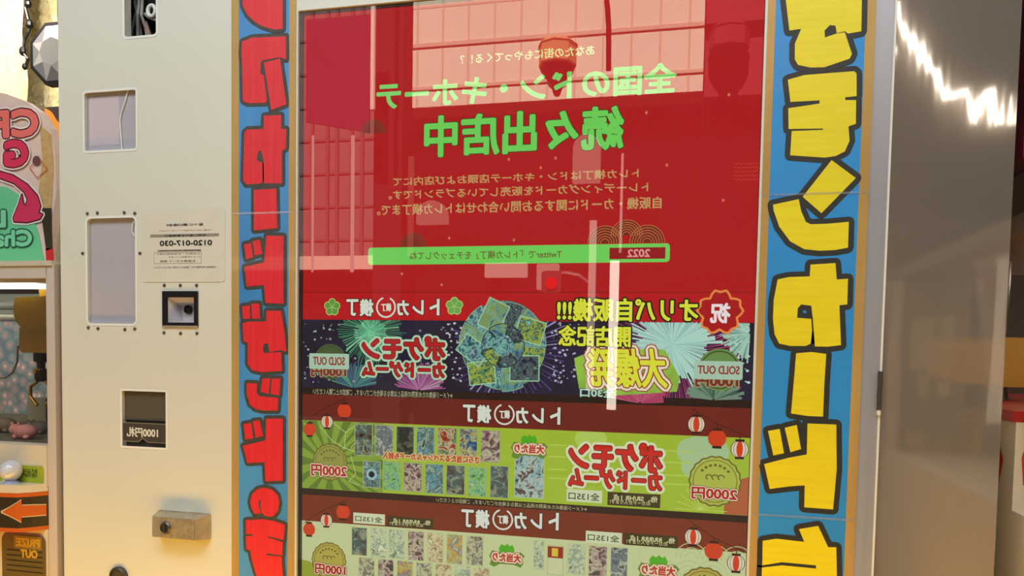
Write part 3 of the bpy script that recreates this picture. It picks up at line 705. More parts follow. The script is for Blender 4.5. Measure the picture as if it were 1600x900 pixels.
# ------------------------------------------------------------------ paper banners and sticker
m_blueL = pm('blue_paper', (76, 156, 222), .5, 0, 0, (9, 9, 2), coat=.35, rgb2=(56, 132, 200))
m_blueR = pm('blue_paper', (44, 150, 226), .5, 0, .07, (6, 6, 3), coat=.35)
m_redL = pm('red_marker', (236, 44, 56), .5, 0, 0, (110, 110, 6), coat=.35, rgb2=(224, 34, 48))
m_yelR = pm('yellow_marker', (246, 228, 24), .5, 0, 0, (10, 10, 110), coat=.35, rgb2=(240, 218, 16))
m_olL = pm('felt_outline', (72, 74, 68), .6, 0, .3, (60, 60, 60), coat=.2); m_olR = pm('felt_outline', (44, 44, 40), .6, coat=.3)
m_clear = glass('clear_tape', .12, .10)
def strip(name, label, xl0, xl1, xr0, xr1, blue, letters, fill, ol, ow, seams):
    r = root(name, ((xl0+xr1)/2, -.0005, .6), label, 'banner')
    zt, zb = ZT-.02, .62
    MB().box((xl0+.002, -.0012, zb), (xr1-.002, -.0002, zt)).build('paper', blue, r)
    for a, c in ((xl0, xl1), (xr0, xr1)): MB().box((a, -.0016, zb-.01), (c, -.0012, zt+.01)).build('edge_tape', m_gold, r)
    for li, pieces in enumerate(letters):
        b = MB()
        for p in pieces: b.poly(p, -.0021)
        o = b.build('letter', fill, r)
        b = MB()
        for pi, p in enumerate(pieces): b.stroke(loop(p), ow, -.00188+.00027*(li % 2)+.00008*pi, 0, 10)
        b.build('outline', ol, o)
    for py, px in seams:
        z = Z(px, py, 0); MB().box((xl0+.002, -.0026, z-.0018), (xr1-.002, -.0023, z+.0018)).build('clear_tape', m_clear, r)
    return r
def g(pts, ox, oy, s): return lin_pts(pts, -.002, ox, oy, s)
z1 = lambda p: g(p, 360, 0, 4.092); z2 = lambda p: g(p, 360, 200, 4.092); z3 = lambda p: g(p, 360, 400, 4.092); z4 = lambda p: g(p, 360, 580, 5.625); z5 = lambda p: g(p, 360, 720, 5)
pxs = lambda p: g(p, 0, 0, 1)
LL = [
 [z1([(75, -60), (80, 40), (110, 95), (150, 135), (200, 165), (280, 190), (335, 185), (335, -60)])],
 [z1([(75, 265), (140, 240), (355, 232), (357, 380), (315, 366), (210, 386), (195, 400), (192, 470), (213, 480), (235, 640), (225, 658), (110, 660), (80, 645), (75, 400), (70, 340)]), z1([(213, 400), (318, 374), (358, 668), (262, 705)])],
 [z1([(215, 740), (325, 735), (325, 825), (358, 825), (355, 948), (330, 965), (330, 1172), (215, 1172), (213, 1040), (207, 1000), (195, 960), (178, 970), (168, 1020), (185, 1035), (205, 1040), (207, 1160), (190, 1175), (100, 1178), (82, 1150), (90, 845), (110, 828), (212, 825)])],
 [z2([(150, 395), (295, 388), (300, 640), (150, 655)])],
 [z2([(88, 745), (132, 735), (145, 825), (100, 838)]), z2([(142, 722), (190, 715), (205, 805), (155, 815)]), z3([(230, -130), (340, -128), (340, 305), (225, 300), (215, 185), (105, 195), (90, 70), (215, 40)])],
 [z3([(75, 322), (125, 315), (128, 400), (82, 402)]), z3([(135, 305), (185, 305), (190, 400), (140, 402)]), z3([(230, 350), (325, 350), (345, 480), (358, 610), (335, 610), (330, 600), (250, 615), (240, 560), (215, 560), (208, 600), (215, 620), (325, 614), (330, 735), (200, 742), (140, 730), (110, 690), (112, 555), (85, 545), (78, 430), (110, 420), (228, 418)])],
 [z4([(145, 105), (235, 108), (232, 190), (255, 220), (420, 235), (415, 345), (290, 345), (220, 330), (170, 290), (145, 200)]), z4([(280, 65), (350, 62), (338, 200), (265, 182)]), z4([(365, 65), (440, 65), (430, 212), (355, 200)])],
 [z4([(115, 465), (185, 455), (200, 590), (130, 600)]), z4([(198, 440), (258, 432), (288, 570), (222, 585)]), pxs([(416, 654), (442, 654), (442, 751), (415, 752), (413.3, 722), (386.7, 723.6), (379.6, 696.4), (415, 688)])],
 [z5([(190, 415), (165, 370), (155, 320), (170, 260), (215, 220), (265, 210), (325, 225), (370, 270), (382, 330), (370, 390), (340, 430), (310, 438), (270, 430), (245, 405), (235, 350), (240, 310), (225, 305), (220, 340), (238, 410)])],
 [z5([(120, 465), (250, 455), (340, 470), (425, 500), (415, 620), (300, 590), (295, 600), (410, 635), (405, 740), (285, 722), (282, 738), (400, 748), (415, 980), (230, 980), (190, 850), (165, 760), (155, 700), (125, 690), (120, 590), (175, 585), (175, 575), (122, 572)])]]
ls = strip('banner_strip', 'narrow blue paper banner with red hand-cut letters, left of the screen', X(362.5, 400), X(374, 400), X(451.5, 400), X(461.7, 400), m_blueL, LL, m_redL, m_olL, .0125, [(333, 410)])
for o in ls.children:
    if o.name.startswith('letter'):
        pass
q5 = lambda p: g(p, 1000, 0, 4.092); q6 = lambda p: g(p, 1000, 200, 4.092); q7 = lambda p: g(p, 1000, 400, 4.092); q8 = lambda p: g(p, 1000, 600, 3)
RL = [
 [q5([(925, -60), (955, 195), (1030, 185), (990, 280), (990, 380), (1010, 415), (1090, 432), (1180, 430), (1340, 375), (1355, 345), (1310, 207), (1255, 215), (1182, 240), (1180, 195), (1215, 160), (1250, 165), (1258, 212), (1310, 200), (1330, 215), (1415, 200), (1420, -60)])],
 [q5([(945, 510), (1050, 480), (1200, 468), (1370, 455), (1385, 470), (1385, 615), (1312, 622), (1312, 640), (1382, 640), (1380, 792), (1333, 808), (1340, 900), (1310, 968), (1250, 998), (1180, 1008), (960, 993), (970, 838), (1170, 830), (1170, 822), (950, 825), (948, 692), (1148, 662), (1148, 642), (962, 652)])],
 [q6([(1225, 205), (1380, 320), (1160, 545), (1040, 440)]), q6([(850, 490), (1015, 455), (1030, 530), (1060, 600), (1090, 615), (1200, 612), (1335, 600), (1330, 765), (1250, 780), (1150, 785), (1050, 775), (960, 725), (890, 630), (855, 530)])],
 [q7([(1090, 55), (1250, 45), (1258, 150), (1330, 145), (1325, 310), (1275, 315), (1285, 570), (1200, 580), (1118, 578), (1105, 400), (1095, 318), (1030, 310), (1008, 335), (1005, 395), (1095, 402), (1100, 480), (1092, 560), (1060, 575), (960, 575), (890, 560), (860, 500), (850, 400), (855, 280), (880, 150), (950, 135), (1085, 130)])],
 [pxs([(1244, 552), (1268, 550), (1291, 553), (1288, 600), (1286, 651), (1262, 650), (1236, 646), (1240, 600)])],
 [q8([(785, 185), (920, 190), (922, 400), (905, 588), (770, 578), (772, 475), (700, 480), (608, 492), (582, 375), (700, 345), (782, 330)]), q8([(600, 220), (655, 210), (675, 325), (625, 335)]), q8([(678, 205), (735, 192), (755, 305), (705, 320)])],
 [q8([(745, 680), (835, 665), (882, 765), (920, 765), (925, 1000), (565, 1000), (572, 860), (665, 850), (825, 865), (825, 850), (665, 835), (573, 850), (575, 735), (640, 725), (770, 740)])]]
strip('banner_strip', 'wide blue paper banner with yellow hand-cut letters, right of the screen', X(1189.5, 320), X(1201.5, 320), X(1341, 320), X(1356.5, 320), m_blueR, RL, m_yelR, m_olR, .0165, [(303, 1275), (808, 1260)])
# sticker
m_stk = pm('cream_sticker', (226, 222, 206), .4, 0, .04, (20, 20, 20), bump=.12); m_ink = pm('black_print', (40, 38, 36), .6); m_gink = pm('grey_print', (150, 144, 130), .6); m_rink = pm('red_print', (206, 70, 64), .6)
x0, z0, x1, z1 = box2((222, 441), (352, 325), 0)
st = root('notice_sticker', ((x0+x1)/2, 0, z0), 'cream paper notice sticker with a phone number, stuck above the black code scanner', 'sticker')
MB().prism(rrect(x0, z0, x1, z1, .007), -.0012, -.0001).build('paper', m_stk, st)
u5 = lambda a, b_: (215+a/6.43, 310+b_/6.43)
text('lettering', '商品・サービス・故障などのお問い合わせ', u5(290, 282), u5(655, 246), -.0016, m_ink, st, bold=.05)
text('lettering', '※お問い合わせは下記のフリーダイヤルまで', u5(215, 332), u5(738, 310), -.0016, m_rink, st, bold=.05)
MB().rect(*box2(u5(128, 394), u5(818, 350), -.0014), -.0014).build('grey_bar', m_gink, st)
text('lettering', 'お問い合わせ専用窓口', u5(275, 386), u5(685, 358), -.0017, m_ink, st, bold=.04)
text('lettering', '0120-017-030', u5(222, 480), u5(748, 415), -.0016, m_ink, st, bold=.10)
MB().rect(*box2(u5(200, 536), u5(640, 512), -.0014), -.0014).build('grey_bar', m_gink, st)
text('lettering', '受付時間 10:00〜18:00', u5(225, 534), u5(630, 514), -.0017, m_ink, st)
text('lettering', '土日祝日・年末年始を除く', u5(190, 568), u5(630, 548), -.0016, m_ink, st)
text('lettering', 'メールでも受付しています', u5(310, 598), u5(636, 578), -.0016, m_ink, st)
bx = box2(u5(165, 655), u5(640, 540), -.0014); pts = [(bx[0], bx[1]), (bx[2], bx[1]), (bx[2], bx[3]), (bx[0], bx[3])]
MB().stroke(loop(pts), .0007, -.0015, 0, 4).build('box_outline', m_gink, st)
text('lettering', 'お客様サポート 検索', u5(225, 642), u5(580, 618), -.0016, m_ink, st)
text('lettering', '※自販機の管理番号をご確認の上お問い合わせください', u5(160, 704), u5(790, 680), -.0016, m_ink, st)

# ------------------------------------------------------------------ left prize machine
YN = -.012
def nb(px0, py0, px1, py1, ya, yb, name, mat, par):
    a = at(px0, py1, ya); c = at(px1, py0, ya); return MB().box((a.x, ya, a.z), (c.x, yb, c.z)).build(name, mat, par)
xr = XL-.004
lm = root('claw_machine', (xr-.45, .5, 0), 'claw prize machine with yellow claw housing and pink lettered sign, left of the vending machine', 'prize machine')
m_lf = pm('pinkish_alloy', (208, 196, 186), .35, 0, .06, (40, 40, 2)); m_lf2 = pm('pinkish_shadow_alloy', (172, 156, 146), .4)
zt_ = Z(80, 412, YN); zdk = Z(40, 690, YN)
xpl = X(73, 550, YN); xpm = xr-.0008
po = MB().box((xpl, YN, 0.02), (xpm, YN+.06, zt_)).build('frame_post', m_lf, lm)
MB().box((xpm+.0001, YN+.001, .02), (xr, YN+.9, zt_)).build('side_rail', m_lf2, po)  # side face of the post, its shade put into a darker copy
tr_ = nb(-160, 412, 73, 436, YN, YN+.08, 'top_rail', m_lf, lm)
MB().box((tr_.location.x+WL[lm.name].x-.4, YN-.004, zt_-.004), (xr-.004, YN+.9, zt_+.006)).build('roof', pm('cream_roof', (206, 196, 176), .5), lm)
xl_ = xr-.95
MB().box((xl_, YN+.02, zdk), (xpl, YN+.022, Z(40, 436, YN))).build('glass_pane', glass('cabinet_glass', .04), lm)
MB().box((xl_-.03, YN, .02), (xl_-.001, YN+.9, zt_-.005)).build('side_panel', m_lf, lm)
# printed back wall of the cabinet
m_pr, n_, l_ = nodes('dotted_print'); b_ = n_['Principled BSDF']; tc = n_.new('ShaderNodeTexCoord'); vo = n_.new('ShaderNodeTexVoronoi'); vo.inputs['Scale'].default_value = 34; rm = n_.new('ShaderNodeValToRGB')
rm.color_ramp.elements[0].color = lin((236, 226, 214)); rm.color_ramp.elements[0].position = .05; rm.color_ramp.elements[1].color = lin((120, 130, 140)); rm.color_ramp.elements[1].position = .7
e_ = rm.color_ramp.elements.new(.3); e_.color = lin((186, 150, 150)); e_ = rm.color_ramp.elements.new(.5); e_.color = lin((140, 160, 160))
l_.new(tc.outputs['Object'], vo.inputs['Vector']); l_.new(vo.outputs['Distance'], rm.inputs[0]); l_.new(rm.outputs[0], b_.inputs['Base Color'])
MB().box((xl_, .75, zdk-.1), (xr-.02, .77, Z(40, 500, .75))).build('back_panel', m_pr, lm)
MB().box((xl_, .745, Z(40, 500, .75)), (xr-.02, .765, zt_)).build('upper_back_panel', pm('grey_green_panel', (150, 156, 144), .4, .3), lm)
a = at(0, 437, .35); c = at(58, 450, .35)
tl = MB().box((xl_, .34, c.z), (c.x, .38, a.z)).build('tube_light', lamp('tube_glow', (255, 250, 240), 2.6), lm)
MB().tube([(xl_, .5, Z(30, 478, .5)), (X(70, 478, .5), .5, Z(30, 478, .5))], .012).build('gantry_rail', pm('satin_rail', (170, 172, 160), .3, .6), lm)
MB().tube([(xl_, .55, Z(30, 496, .55)), (X(70, 496, .55), .55, Z(30, 496, .55))], .008).build('gantry_rail', pm('white_rail', (220, 218, 200), .3), lm)
# claw unit
m_yl = pm('yellow_plastic', (214, 166, 26), .35, 0, .06, (10, 10, 10))
p = [at(q[0], q[1], .36) for q in ((21, 476), (23, 466), (30, 464), (90, 462), (90, 516), (46, 515), (34, 513), (25, 503), (21, 490))]
cw = MB().prism([(q.x, q.z) for q in p], .36, .50).build('claw_housing', m_yl, lm)
p = [at(q[0], q[1], .37) for q in ((30, 512), (90, 514), (90, 552), (34, 551), (30, 546))]
MB().prism([(q.x, q.z) for q in p], .37, .49).build('motor_cover', m_yl, cw)
p = [at(q[0], q[1], .38) for q in ((60, 448), (72, 446), (90, 446), (90, 466), (62, 466))]
MB().prism([(q.x, q.z) for q in p], .38, .46).build('trolley', m_yl, cw)
m_bz = pm('bronze_arm', (70, 48, 26), .35, .5); m_br = pm('brass', (206, 160, 60), .3, .7)
c = at(64, 570, .42)
MB().lathe((c.x, .42, c.z-.045), [(.012, 0), (.016, .01), (.016, .03), (.010, .035), (.010, .05), (.018, .055), (.018, .075), (.012, .085)], 16).build('claw_hub', m_bz, cw)
MB().lathe((c.x-.004, .42, c.z-.022), [(.0165, 0), (.0165, .012)], 16).build('brass_band', m_br, cw)
for sx in (-1, 1):
    MB().tube([(c.x+sx*.012, .42, c.z-.045), (c.x+sx*.034, .42, c.z-.06), (c.x+sx*.036, .42, c.z-.085), (c.x+sx*.014, .42, c.z-.11)], .0045, 8).build('claw_arm', m_br, cw)
MB().tube([at(28, 540, .40), at(27, 565, .40), at(20, 582, .40), at(8, 590, .40), at(-20, 592, .40)], .0028, 8).build('cable', m_lf2, cw)
# prize bed
zb_ = Z(40, 690, .16)
bd = MB().box((xl_, YN+.03, zb_-.05), (xr-.02, .74, zb_)).build('prize_bed', pm('bed_mesh', (120, 112, 94), .8, 0, .4, (60, 60, 60)), lm)
MB().box((X(52, 640, .6), .58, zb_), (X(80, 640, .6), .72, Z(60, 622, .6))).build('prize_chute', pm('chute_plastic', (138, 134, 112), .5), lm)
def plush(px, py, y, r, m, label, ears=True):
    c = at(px, py, y); q = root('plush_toy', (c.x, y, zb_+.004), label, 'toy', 'plush prizes in the claw machine')
    MB().ball((c.x, y, zb_+r*.8), r, 18, sc=(1.25, 1, .8)).build('body', m, q, smooth=True)
    h = MB().ball((c.x-r*1.0, y-r*.3, zb_+r*1.0), r*.62, 16).build('head', m, q, smooth=True)
    for s in (-1, 1):
        if ears: MB().ball((c.x-r*1.0+s*r*.4, y-r*.3, zb_+r*1.6), r*.22, 10, sc=(.8, .5, 1.2)).build('ear', m, h, smooth=True)
        MB().ball((c.x+s*r*.7, y-r*.6, zb_+r*.3), r*.3, 10, sc=(1, 1.2, .9)).build('foot', m, q, smooth=True)
m_pk = pm('pink_plush', (216, 142, 130), .9, 0, .15, (90, 90, 90)); m_gp = pm('grey_plush', (126, 120, 112), .9, 0, .3, (90, 90, 90)); m_tp = pm('taupe_plush', (150, 136, 112), .9, 0, .3, (90, 90, 90))
plush(40, 700, .20, .022, m_pk, 'pink plush toy lying at the front of the prize bed')
plush(62, 690, .30, .02, m_gp, 'grey plush toy behind the pink toy, near the frame post')
plush(8, 680, .30, .024, m_tp, 'taupe plush toy at the left edge of the prize bed')
# control deck
m_deck = pm('cream_deck', (222, 208, 182), .4); zd1 = Z(30, 752, .0)
pts = [(xl_, .14), (xr-.03, .14)]
dk = MB().box((xl_, YN-.004, Z(40, 758, YN-.004)), (xpl, YN+.03, zdk-.006)).build('control_deck', m_deck, lm)
a = box2((26, 753), (67, 729), YN-.006); MB().prism(rrect(a[0], a[1], a[2], a[3], .006), YN-.0055, YN-.0042).build('green_label', pm('lime_label', (164, 178, 40), .5), dk)
for i in range(3): text('lettering', ('あそびかた', 'ボタンを押してね', '1回100円')[i], (34, 741+i*4-4), (58, 737+i*4-4), YN-.006, m_ink, dk)
a = box2((-40, 753), (2, 729), YN-.006); MB().prism(rrect(a[0], a[1], a[2], a[3], .006), YN-.0055, YN-.0042).build('green_label', pm('lime_label', (164, 178, 40), .5), dk)
# ledge with ball-top lever
prof = [(xl_, YN-.045), (X(2, 800, YN-.045), YN-.045), (X(28, 800, YN-.040), YN-.040), (X(50, 800, YN-.024), YN-.024), (xpl, YN-.001)]
lb2 = MB(); zl1, zl0 = Z(30, 759, YN-.04), Z(30, 771, YN-.04)
for p, q in zip(prof, prof[1:]): lb2.face([(p[0], p[1], zl0), (q[0], q[1], zl0), (q[0], q[1], zl1), (p[0], p[1], zl1)])
lb2.face([(p[0], p[1], zl1) for p in prof]+[(xl_, YN, zl1)]); lb2.face(([(p[0], p[1], zl0) for p in prof]+[(xl_, YN, zl0)])[::-1])
lg = lb2.build('ledge', m_deck, lm)
YV = YN-.022; c = at(17, 735, YV)
lv = MB().lathe((c.x, YV, zl1), [(.016, 0), (.015, .003), (.010, .005), (.010, c.z-zl1-.012)], 16).build('lever', pm('blue_grey_stem', (170, 178, 206), .3), lm)
MB().ball((c.x, YV, c.z), .021, 20).build('ball_top', pm('milky_ball', (216, 216, 224), .15, coat=.6), lv, smooth=True)
# curved band with arrow
m_or = pm('orange_print', (206, 96, 28), .4); m_bk = pm('dark_band', (56, 46, 26), .4)
def curve(py0, py1, dy, n=14):
    top = []; bot = []
    for i in range(n+1):
        px = -80+156*i/n; y = -.022-.03*math.cos(PI*(i/n)*.5); top.append(at(px, py0+.035*abs(px-76)*.4-.02*px, y)); bot.append(at(px, py1+.035*abs(px-76)*.4-.02*px, y))
    b = MB()
    for i in range(n): b.face([bot[i], bot[i+1], top[i+1], top[i]])
    return b
b = MB(); ybd = YN-.02
zA, zB_ = zl0-.0005, Z(30, 832, YN-.04)
for (z_a, z_b, mi) in ((zA, zA-.008, 0), (zA-.008, zB_+.008, 1), (zB_+.008, zB_, 0)):
    for p, q in zip(prof, prof[1:]):
        b.face([(p[0], p[1], z_b), (q[0], q[1], z_b), (q[0], q[1], z_a), (p[0], p[1], z_a)], mi)
b.face([(p[0], p[1], zA) for p in prof]+[(xl_, YN, zA)], 0); b.face(([(p[0], p[1], zB_) for p in prof]+[(xl_, YN, zB_)])[::-1], 0)
bnd = b.build('arrow_band', [m_or, m_bk], lm)
def onband(px, py, e=.002):
    y = YN-.04
    for _ in range(40):
        x_ = X(px, py, y); yn = prof[0][1] if x_ < prof[0][0] else prof[-1][1]
        for p, q in zip(prof, prof[1:]):
            if p[0] <= x_ <= q[0]: yn = p[1]+(q[1]-p[1])*(x_-p[0])/(q[0]-p[0])
        y += .5*(yn-e-y)
    return tuple(at(px, py, y))
def arrow(par, gr, m, e):
    xs_ = [3, 34, 34, 45, 55, 65, 74.5]
    b = MB()
    def row(px): 
        if px <= 34: h = (px-3)/31*17
        else: h = 8.5
        return h
    st_ = [(3, 0), (14, 6), (24, 11.5), (28, 13.8), (33.5, 17), (33.6, 8.5), (38, 8.4), (44, 8.3), (49.5, 8.2), (50.5, 8.2), (56, 8), (62, 7.8), (68, 7.6), (72.5, 7.5)]
    for (p, h1), (q, h2) in zip(st_, st_[1:]):
        cy1, cy2 = 800-.05*(p-3), 800-.05*(q-3)
        h1 += gr; h2 += gr
        b.face([onband(p-gr*(p == 3), cy1+h1, e), onband(q, cy2+h2, e), onband(q, cy2-h2, e), onband(p-gr*(p == 3), cy1-h1, e)])
    return b.build('arrow', m, par)
arrow(bnd, 1.6, pm('cream_print', (232, 206, 160), .4), .0016); arrow(bnd, 0, m_or, .0028)
# lower front with prize door
zD = Z(40, 838, YN-.03)
MB().box((xl_, YN-.004, .02), (xpl, YN, zB_)).build('lower_front', m_deck, lm)
x0, z0, x1, z1 = box2((5, 990), (69, 838), YN-.008)
dd = MB().prism(rrect(x0, z0, x1, z1, .014), YN-.008, YN-.0045).build('prize_door', pm('smoked_door', (112, 92, 46), .3), lm)
b = MB()
for i in range(5): 
    z_ = Z(40, 862+8*i, YN-.009); b.rect(x0+.012, z_, x1-.004, z_+.0022, YN-.0086)
b.build('door_slots', m_bk, dd)
m_yp = pm('yellow_print', (206, 160, 40), .4)
bx = box2((22, 856), (65, 840), YN-.0088); MB().rect(*bx, YN-.0088).build('text_plate', pm('ochre_plate', (150, 120, 50), .4), dd)
text('lettering', 'PRIZE', (25, 853), (62, 843), YN-.0092, m_yp, dd, bold=.12)
text('lettering', 'OUT', (32, 871), (59, 860), YN-.0092, m_yp, dd, bold=.14)
# header sign above
YH = .07
sg = MB().prism(lin_pts([(-90, 410), (-90, 150), (-20, 142), (8, 146), (40, 158), (62, 175), (78, 200), (86, 240), (88, 300), (80, 360), (72, 410)], YH), YH, YH+.02).build('header_sign', pm('blush_board', (226, 200, 190), .4), lm)
MB().prism(lin_pts([(-90, 410), (-90, 300), (-20, 290), (10, 292), (32, 306), (48, 330), (60, 365), (69, 410)], YH-.002), YH-.002, YH-.0004).build('green_dome', pm('mint_print', (110, 204, 150), .4), sg)
m_p1 = pm('salmon_print', (232, 116, 110), .35); m_p2 = pm('rose_print', (214, 52, 92), .35); m_wo = pm('white_print_edge', (240, 228, 222), .4); m_do = pm('maroon_edge', (96, 30, 40), .4); m_te = pm('teal_edge', (30, 84, 64), .4); m_mi = pm('pale_mint', (128, 214, 166), .4)
text('lettering', 'CR', (-22, 218), (60, 168), YH-.004, m_p1, sg, bold=.13, outs=[(.05, m_do), (.10, m_wo)])
text('lettering', 'G', (6, 262), (44, 217), YH-.004, m_p2, sg, bold=.16, outs=[(.05, m_do), (.10, m_wo)])
text('lettering', 'L', (-14, 356), (9, 328), YH-.004, m_mi, sg, bold=.14, outs=[(.08, m_te)])
text('lettering', 'Cha', (-10, 386), (50, 358), YH-.004, m_mi, sg, bold=.12, outs=[(.08, m_te)])
pts = lin_pts([(-40, 268), (-5, 267), (20, 274), (42, 288), (58, 306), (63, 322), (60, 333), (66, 335), (62, 342), (42, 347), (22, 346), (21, 340), (30, 318), (34, 304), (36, 318), (40, 322), (43, 312), (38, 300), (22, 286), (0, 278), (-40, 276)], YH-.004)
ar = MB().poly(pts, YH-.004).build('arrow', m_p2, sg); MB().stroke(loop(pts), .006, YH-.0036, 0, 8).build('outline', m_do, ar); MB().stroke(loop(pts), .012, YH-.0032, 0, 8).build('outline', m_wo, ar)
MB().prism(lin_pts([(62, 195), (80, 210), (84, 260), (80, 330), (68, 330), (60, 300), (66, 250)], YH-.001), YH-.001, YH-.0003).build('tan_print', pm('tan_print', (206, 176, 120), .4, 0, 0, (70, 70, 70), rgb2=(196, 150, 100)), sg)
MB().prism(lin_pts([(63, 325), (80, 325), (82, 388), (72, 392)], YH-.003), YH-.003, YH-.0022).build('dark_print', m_bk, sg)
MB().prism(lin_pts([(71, 388), (83, 388), (84, 409), (72, 409)], YH-.003), YH-.003, YH-.0022).build('red_print', pm('red_board_print', (206, 40, 44), .4), sg)
MB().stroke(loop(lin_pts([(46, 262), (60, 246), (74, 264), (58, 278)], YH-.003)), .002, YH-.003, 0, 6).build('diamond_print', pm('coral_print', (206, 100, 80), .4), sg)
v = at(57, 251, YH-.003); MB().poly(ell((v.x, v.z), .010, .010, 16), YH-.0034).build('dark_spot', pm('plum_print', (106, 70, 74), .4), sg)
# things behind the sign
m_ob, n_, l_ = nodes('tiger_stripe'); b_ = n_['Principled BSDF']; tc = n_.new('ShaderNodeTexCoord'); wv = n_.new('ShaderNodeTexWave'); wv.inputs['Scale'].default_value = 6; wv.inputs['Distortion'].default_value = 3; wv.bands_direction = 'DIAGONAL'; rm = n_.new('ShaderNodeValToRGB'); rm.color_ramp.interpolation = 'CONSTANT'
rm.color_ramp.elements[0].color = lin((60, 40, 40)); rm.color_ramp.elements[1].position = .45; rm.color_ramp.elements[1].color = lin((226, 140, 40))
l_.new(tc.outputs['Object'], wv.inputs['Vector']); l_.new(wv.outputs['Fac'], rm.inputs[0]); l_.new(rm.outputs[0], b_.inputs['Base Color'])
ts = root('striped_board', (X(80, 240, .3), .3, zt_+.008), 'orange and black striped board behind the pink lettered sign', 'board')
nb(72, 165, 110, 330, .3, .32, 'panel', m_ob, ts); 
MB().box((X(70, 340, .3), .3, zt_+.008), (X(86, 340, .3), .32, Z(80, 322, .3))).build('foot_panel', m_lf, ts)
oc = at(87, 83, .25); ocr = .078
og = root('octagon_sign', (oc.x, .25, oc.z-ocr), 'grey faceted octagon sign with a black edge, high beside the vending machine', 'sign')
p8 = [(oc.x+ocr*math.cos(PI/8+PI/4*i), oc.z+ocr*math.sin(PI/8+PI/4*i)) for i in range(8)]
MB().prism(p8, .25, .27).build('edge', m_black, og)
b = MB(); q8_ = [(oc.x+(p[0]-oc.x)*.88, oc.z+(p[1]-oc.z)*.88) for p in p8]; i8 = [(oc.x+ocr*.42*math.cos(PI/4*i), oc.z+ocr*.42*math.sin(PI/4*i)) for i in range(8)]
for i in range(8):
    j = (i+1) % 8
    b.face([(q8_[i][0], .249, q8_[i][1]), (q8_[j][0], .249, q8_[j][1]), (i8[j][0], .236, i8[j][1])][::-1], 0)
    b.face([(q8_[i][0], .249, q8_[i][1]), (i8[j][0], .236, i8[j][1]), (i8[i][0], .236, i8[i][1])][::-1], 1)
b.face([(p[0], .236, p[1]) for p in i8], 2)
b.build('faceted_face', [pm('facet_grey', (136, 132, 140), .3), pm('facet_light', (190, 186, 186), .25), pm('facet_mid', (160, 156, 156), .3)], og)
MB().tube([(oc.x, .26, oc.z+ocr), (oc.x, .26, 2.75)], .003, 6).build('hanging_rod', m_black, og)
# crinkled film and cloth curtain
def sheet(name, px0, px1, py0, py1, y, amp, nx, nz, m, label, cat):
    a = at(px0, py1, y); c = at(px1, py0, y); b = MB(); G = []
    for i in range(nz+1):
        row = []
        for j in range(nx+1):
            x = a.x+(c.x-a.x)*j/nx; z = a.z+(c.z-a.z)*i/nz
            row.append((x, y+amp*(math.sin(x*95+math.sin(z*14)*1.3)+.5*math.sin(x*210+z*30)+.7*random.uniform(-1, 1)*(.0 if nx < 30 else 1)), z))
        G.append(row)
    for i in range(nz):
        for j in range(nx): b.face([G[i][j], G[i][j+1], G[i+1][j+1], G[i+1][j]])
    o = b.build(name, m, None, smooth=(nx < 30)); return tag(o, label, cat)
light('film_fill', 'AREA', (X(60, 30, .5), .12, 2.5), (X(60, 100, .6), .6, 1.95), 9, (1, .93, .75), .3, .2)  # unseen area light added to brighten the crinkled film
sheet('plastic_film', 20, 130, -120, 240, .62, .008, 46, 60, pm('crinkled_film', (244, 236, 206), .2, 0, 0, (18, 18, 18), coat=.6, rgb2=(232, 216, 170)), 'crinkled yellowish plastic film hanging behind the octagon sign', 'plastic sheet')
sheet('cloth_curtain', -60, 34, -120, 260, .5, .010, 24, 20, pm('cream_cloth', (206, 196, 164), .9), 'cream cloth curtain hanging left of the black cable', 'curtain')
b = MB(); pts = [at(q[0], q[1], .44) for q in ((42, -40), (45, 8), (40, 12), (47, 40), (45, 50), (39, 62), (36, 82), (44, 92), (40, 105))]
cbk = b.tube(pts, .0045, 8).build('hanging_cable', m_black); tag(cbk, 'black knotted cable hanging beside the octagon sign', 'cable')
for q, r_ in (((46, 38), .012), ((36, 80), .011), ((39, 104), .008), ((44, 6), .010)): v = at(*q, .44); MB().ball(v, r_, 10, sc=(1, .8, 1.2)).build('cable_knot', m_black, cbk)

# ------------------------------------------------------------------ right prize machine (its side faces the steel door)
XM = XR+.05
rm_ = root('claw_machine', (XM+.42, -.35, 0), 'claw prize machine with white red-printed base, right of the steel door', 'prize machine')
y0_, y1_ = -.94, .85; xw = XM+.8; zba = Z(1575, 655, .15)
m_wb = pm('white_laminate', (216, 202, 180), .35)
zbl = Z(1500, 740, .5); MB().box((XM, y0_, .03), (xw, .08, zbl)).box((XM, .08, .03), (xw, y1_, zba)).build('base_cabinet', m_wb, rm_)
MB().box((XM-.004, .08, zba), (xw, y1_, zba+.018)).build('red_trim', pm('red_trim', (176, 40, 36), .35), rm_)
for yy in (y0_, .01, y1_-.03):
    MB().box((XM, yy, zba+.018 if yy > 0 else zbl), (XM+.03, yy+.03, 1.98 if yy > 0 else 1.66)).build('frame_post', m_lf, rm_)
for yy in (y0_, y1_-.03): MB().box((xw-.03, yy, zba+.018 if yy > 0 else zbl), (xw, yy+.03, 1.98 if yy > 0 else 1.66)).build('frame_post', m_lf, rm_)
MB().box((XM, y0_, 1.66), (xw, y1_-.03, 1.69)).build('roof', pm('taupe_roof', (120, 106, 92), .6), rm_)
MB().box((XM-.01, .08, Z(1590, 262, .15)), (XM+.03, y1_, 2.30)).build('top_sign', pm('maroon_board', (120, 22, 44), .4, 0, 0, (9, 9, 9), rgb2=(70, 20, 34)), rm_)
MB().box((xw-.05, y0_+.03, zbl), (xw-.03, y1_-.03, 1.655)).build('back_panel', pm('dim_panel', (120, 106, 90), .6, 0, .4, (7, 7, 5)), rm_)
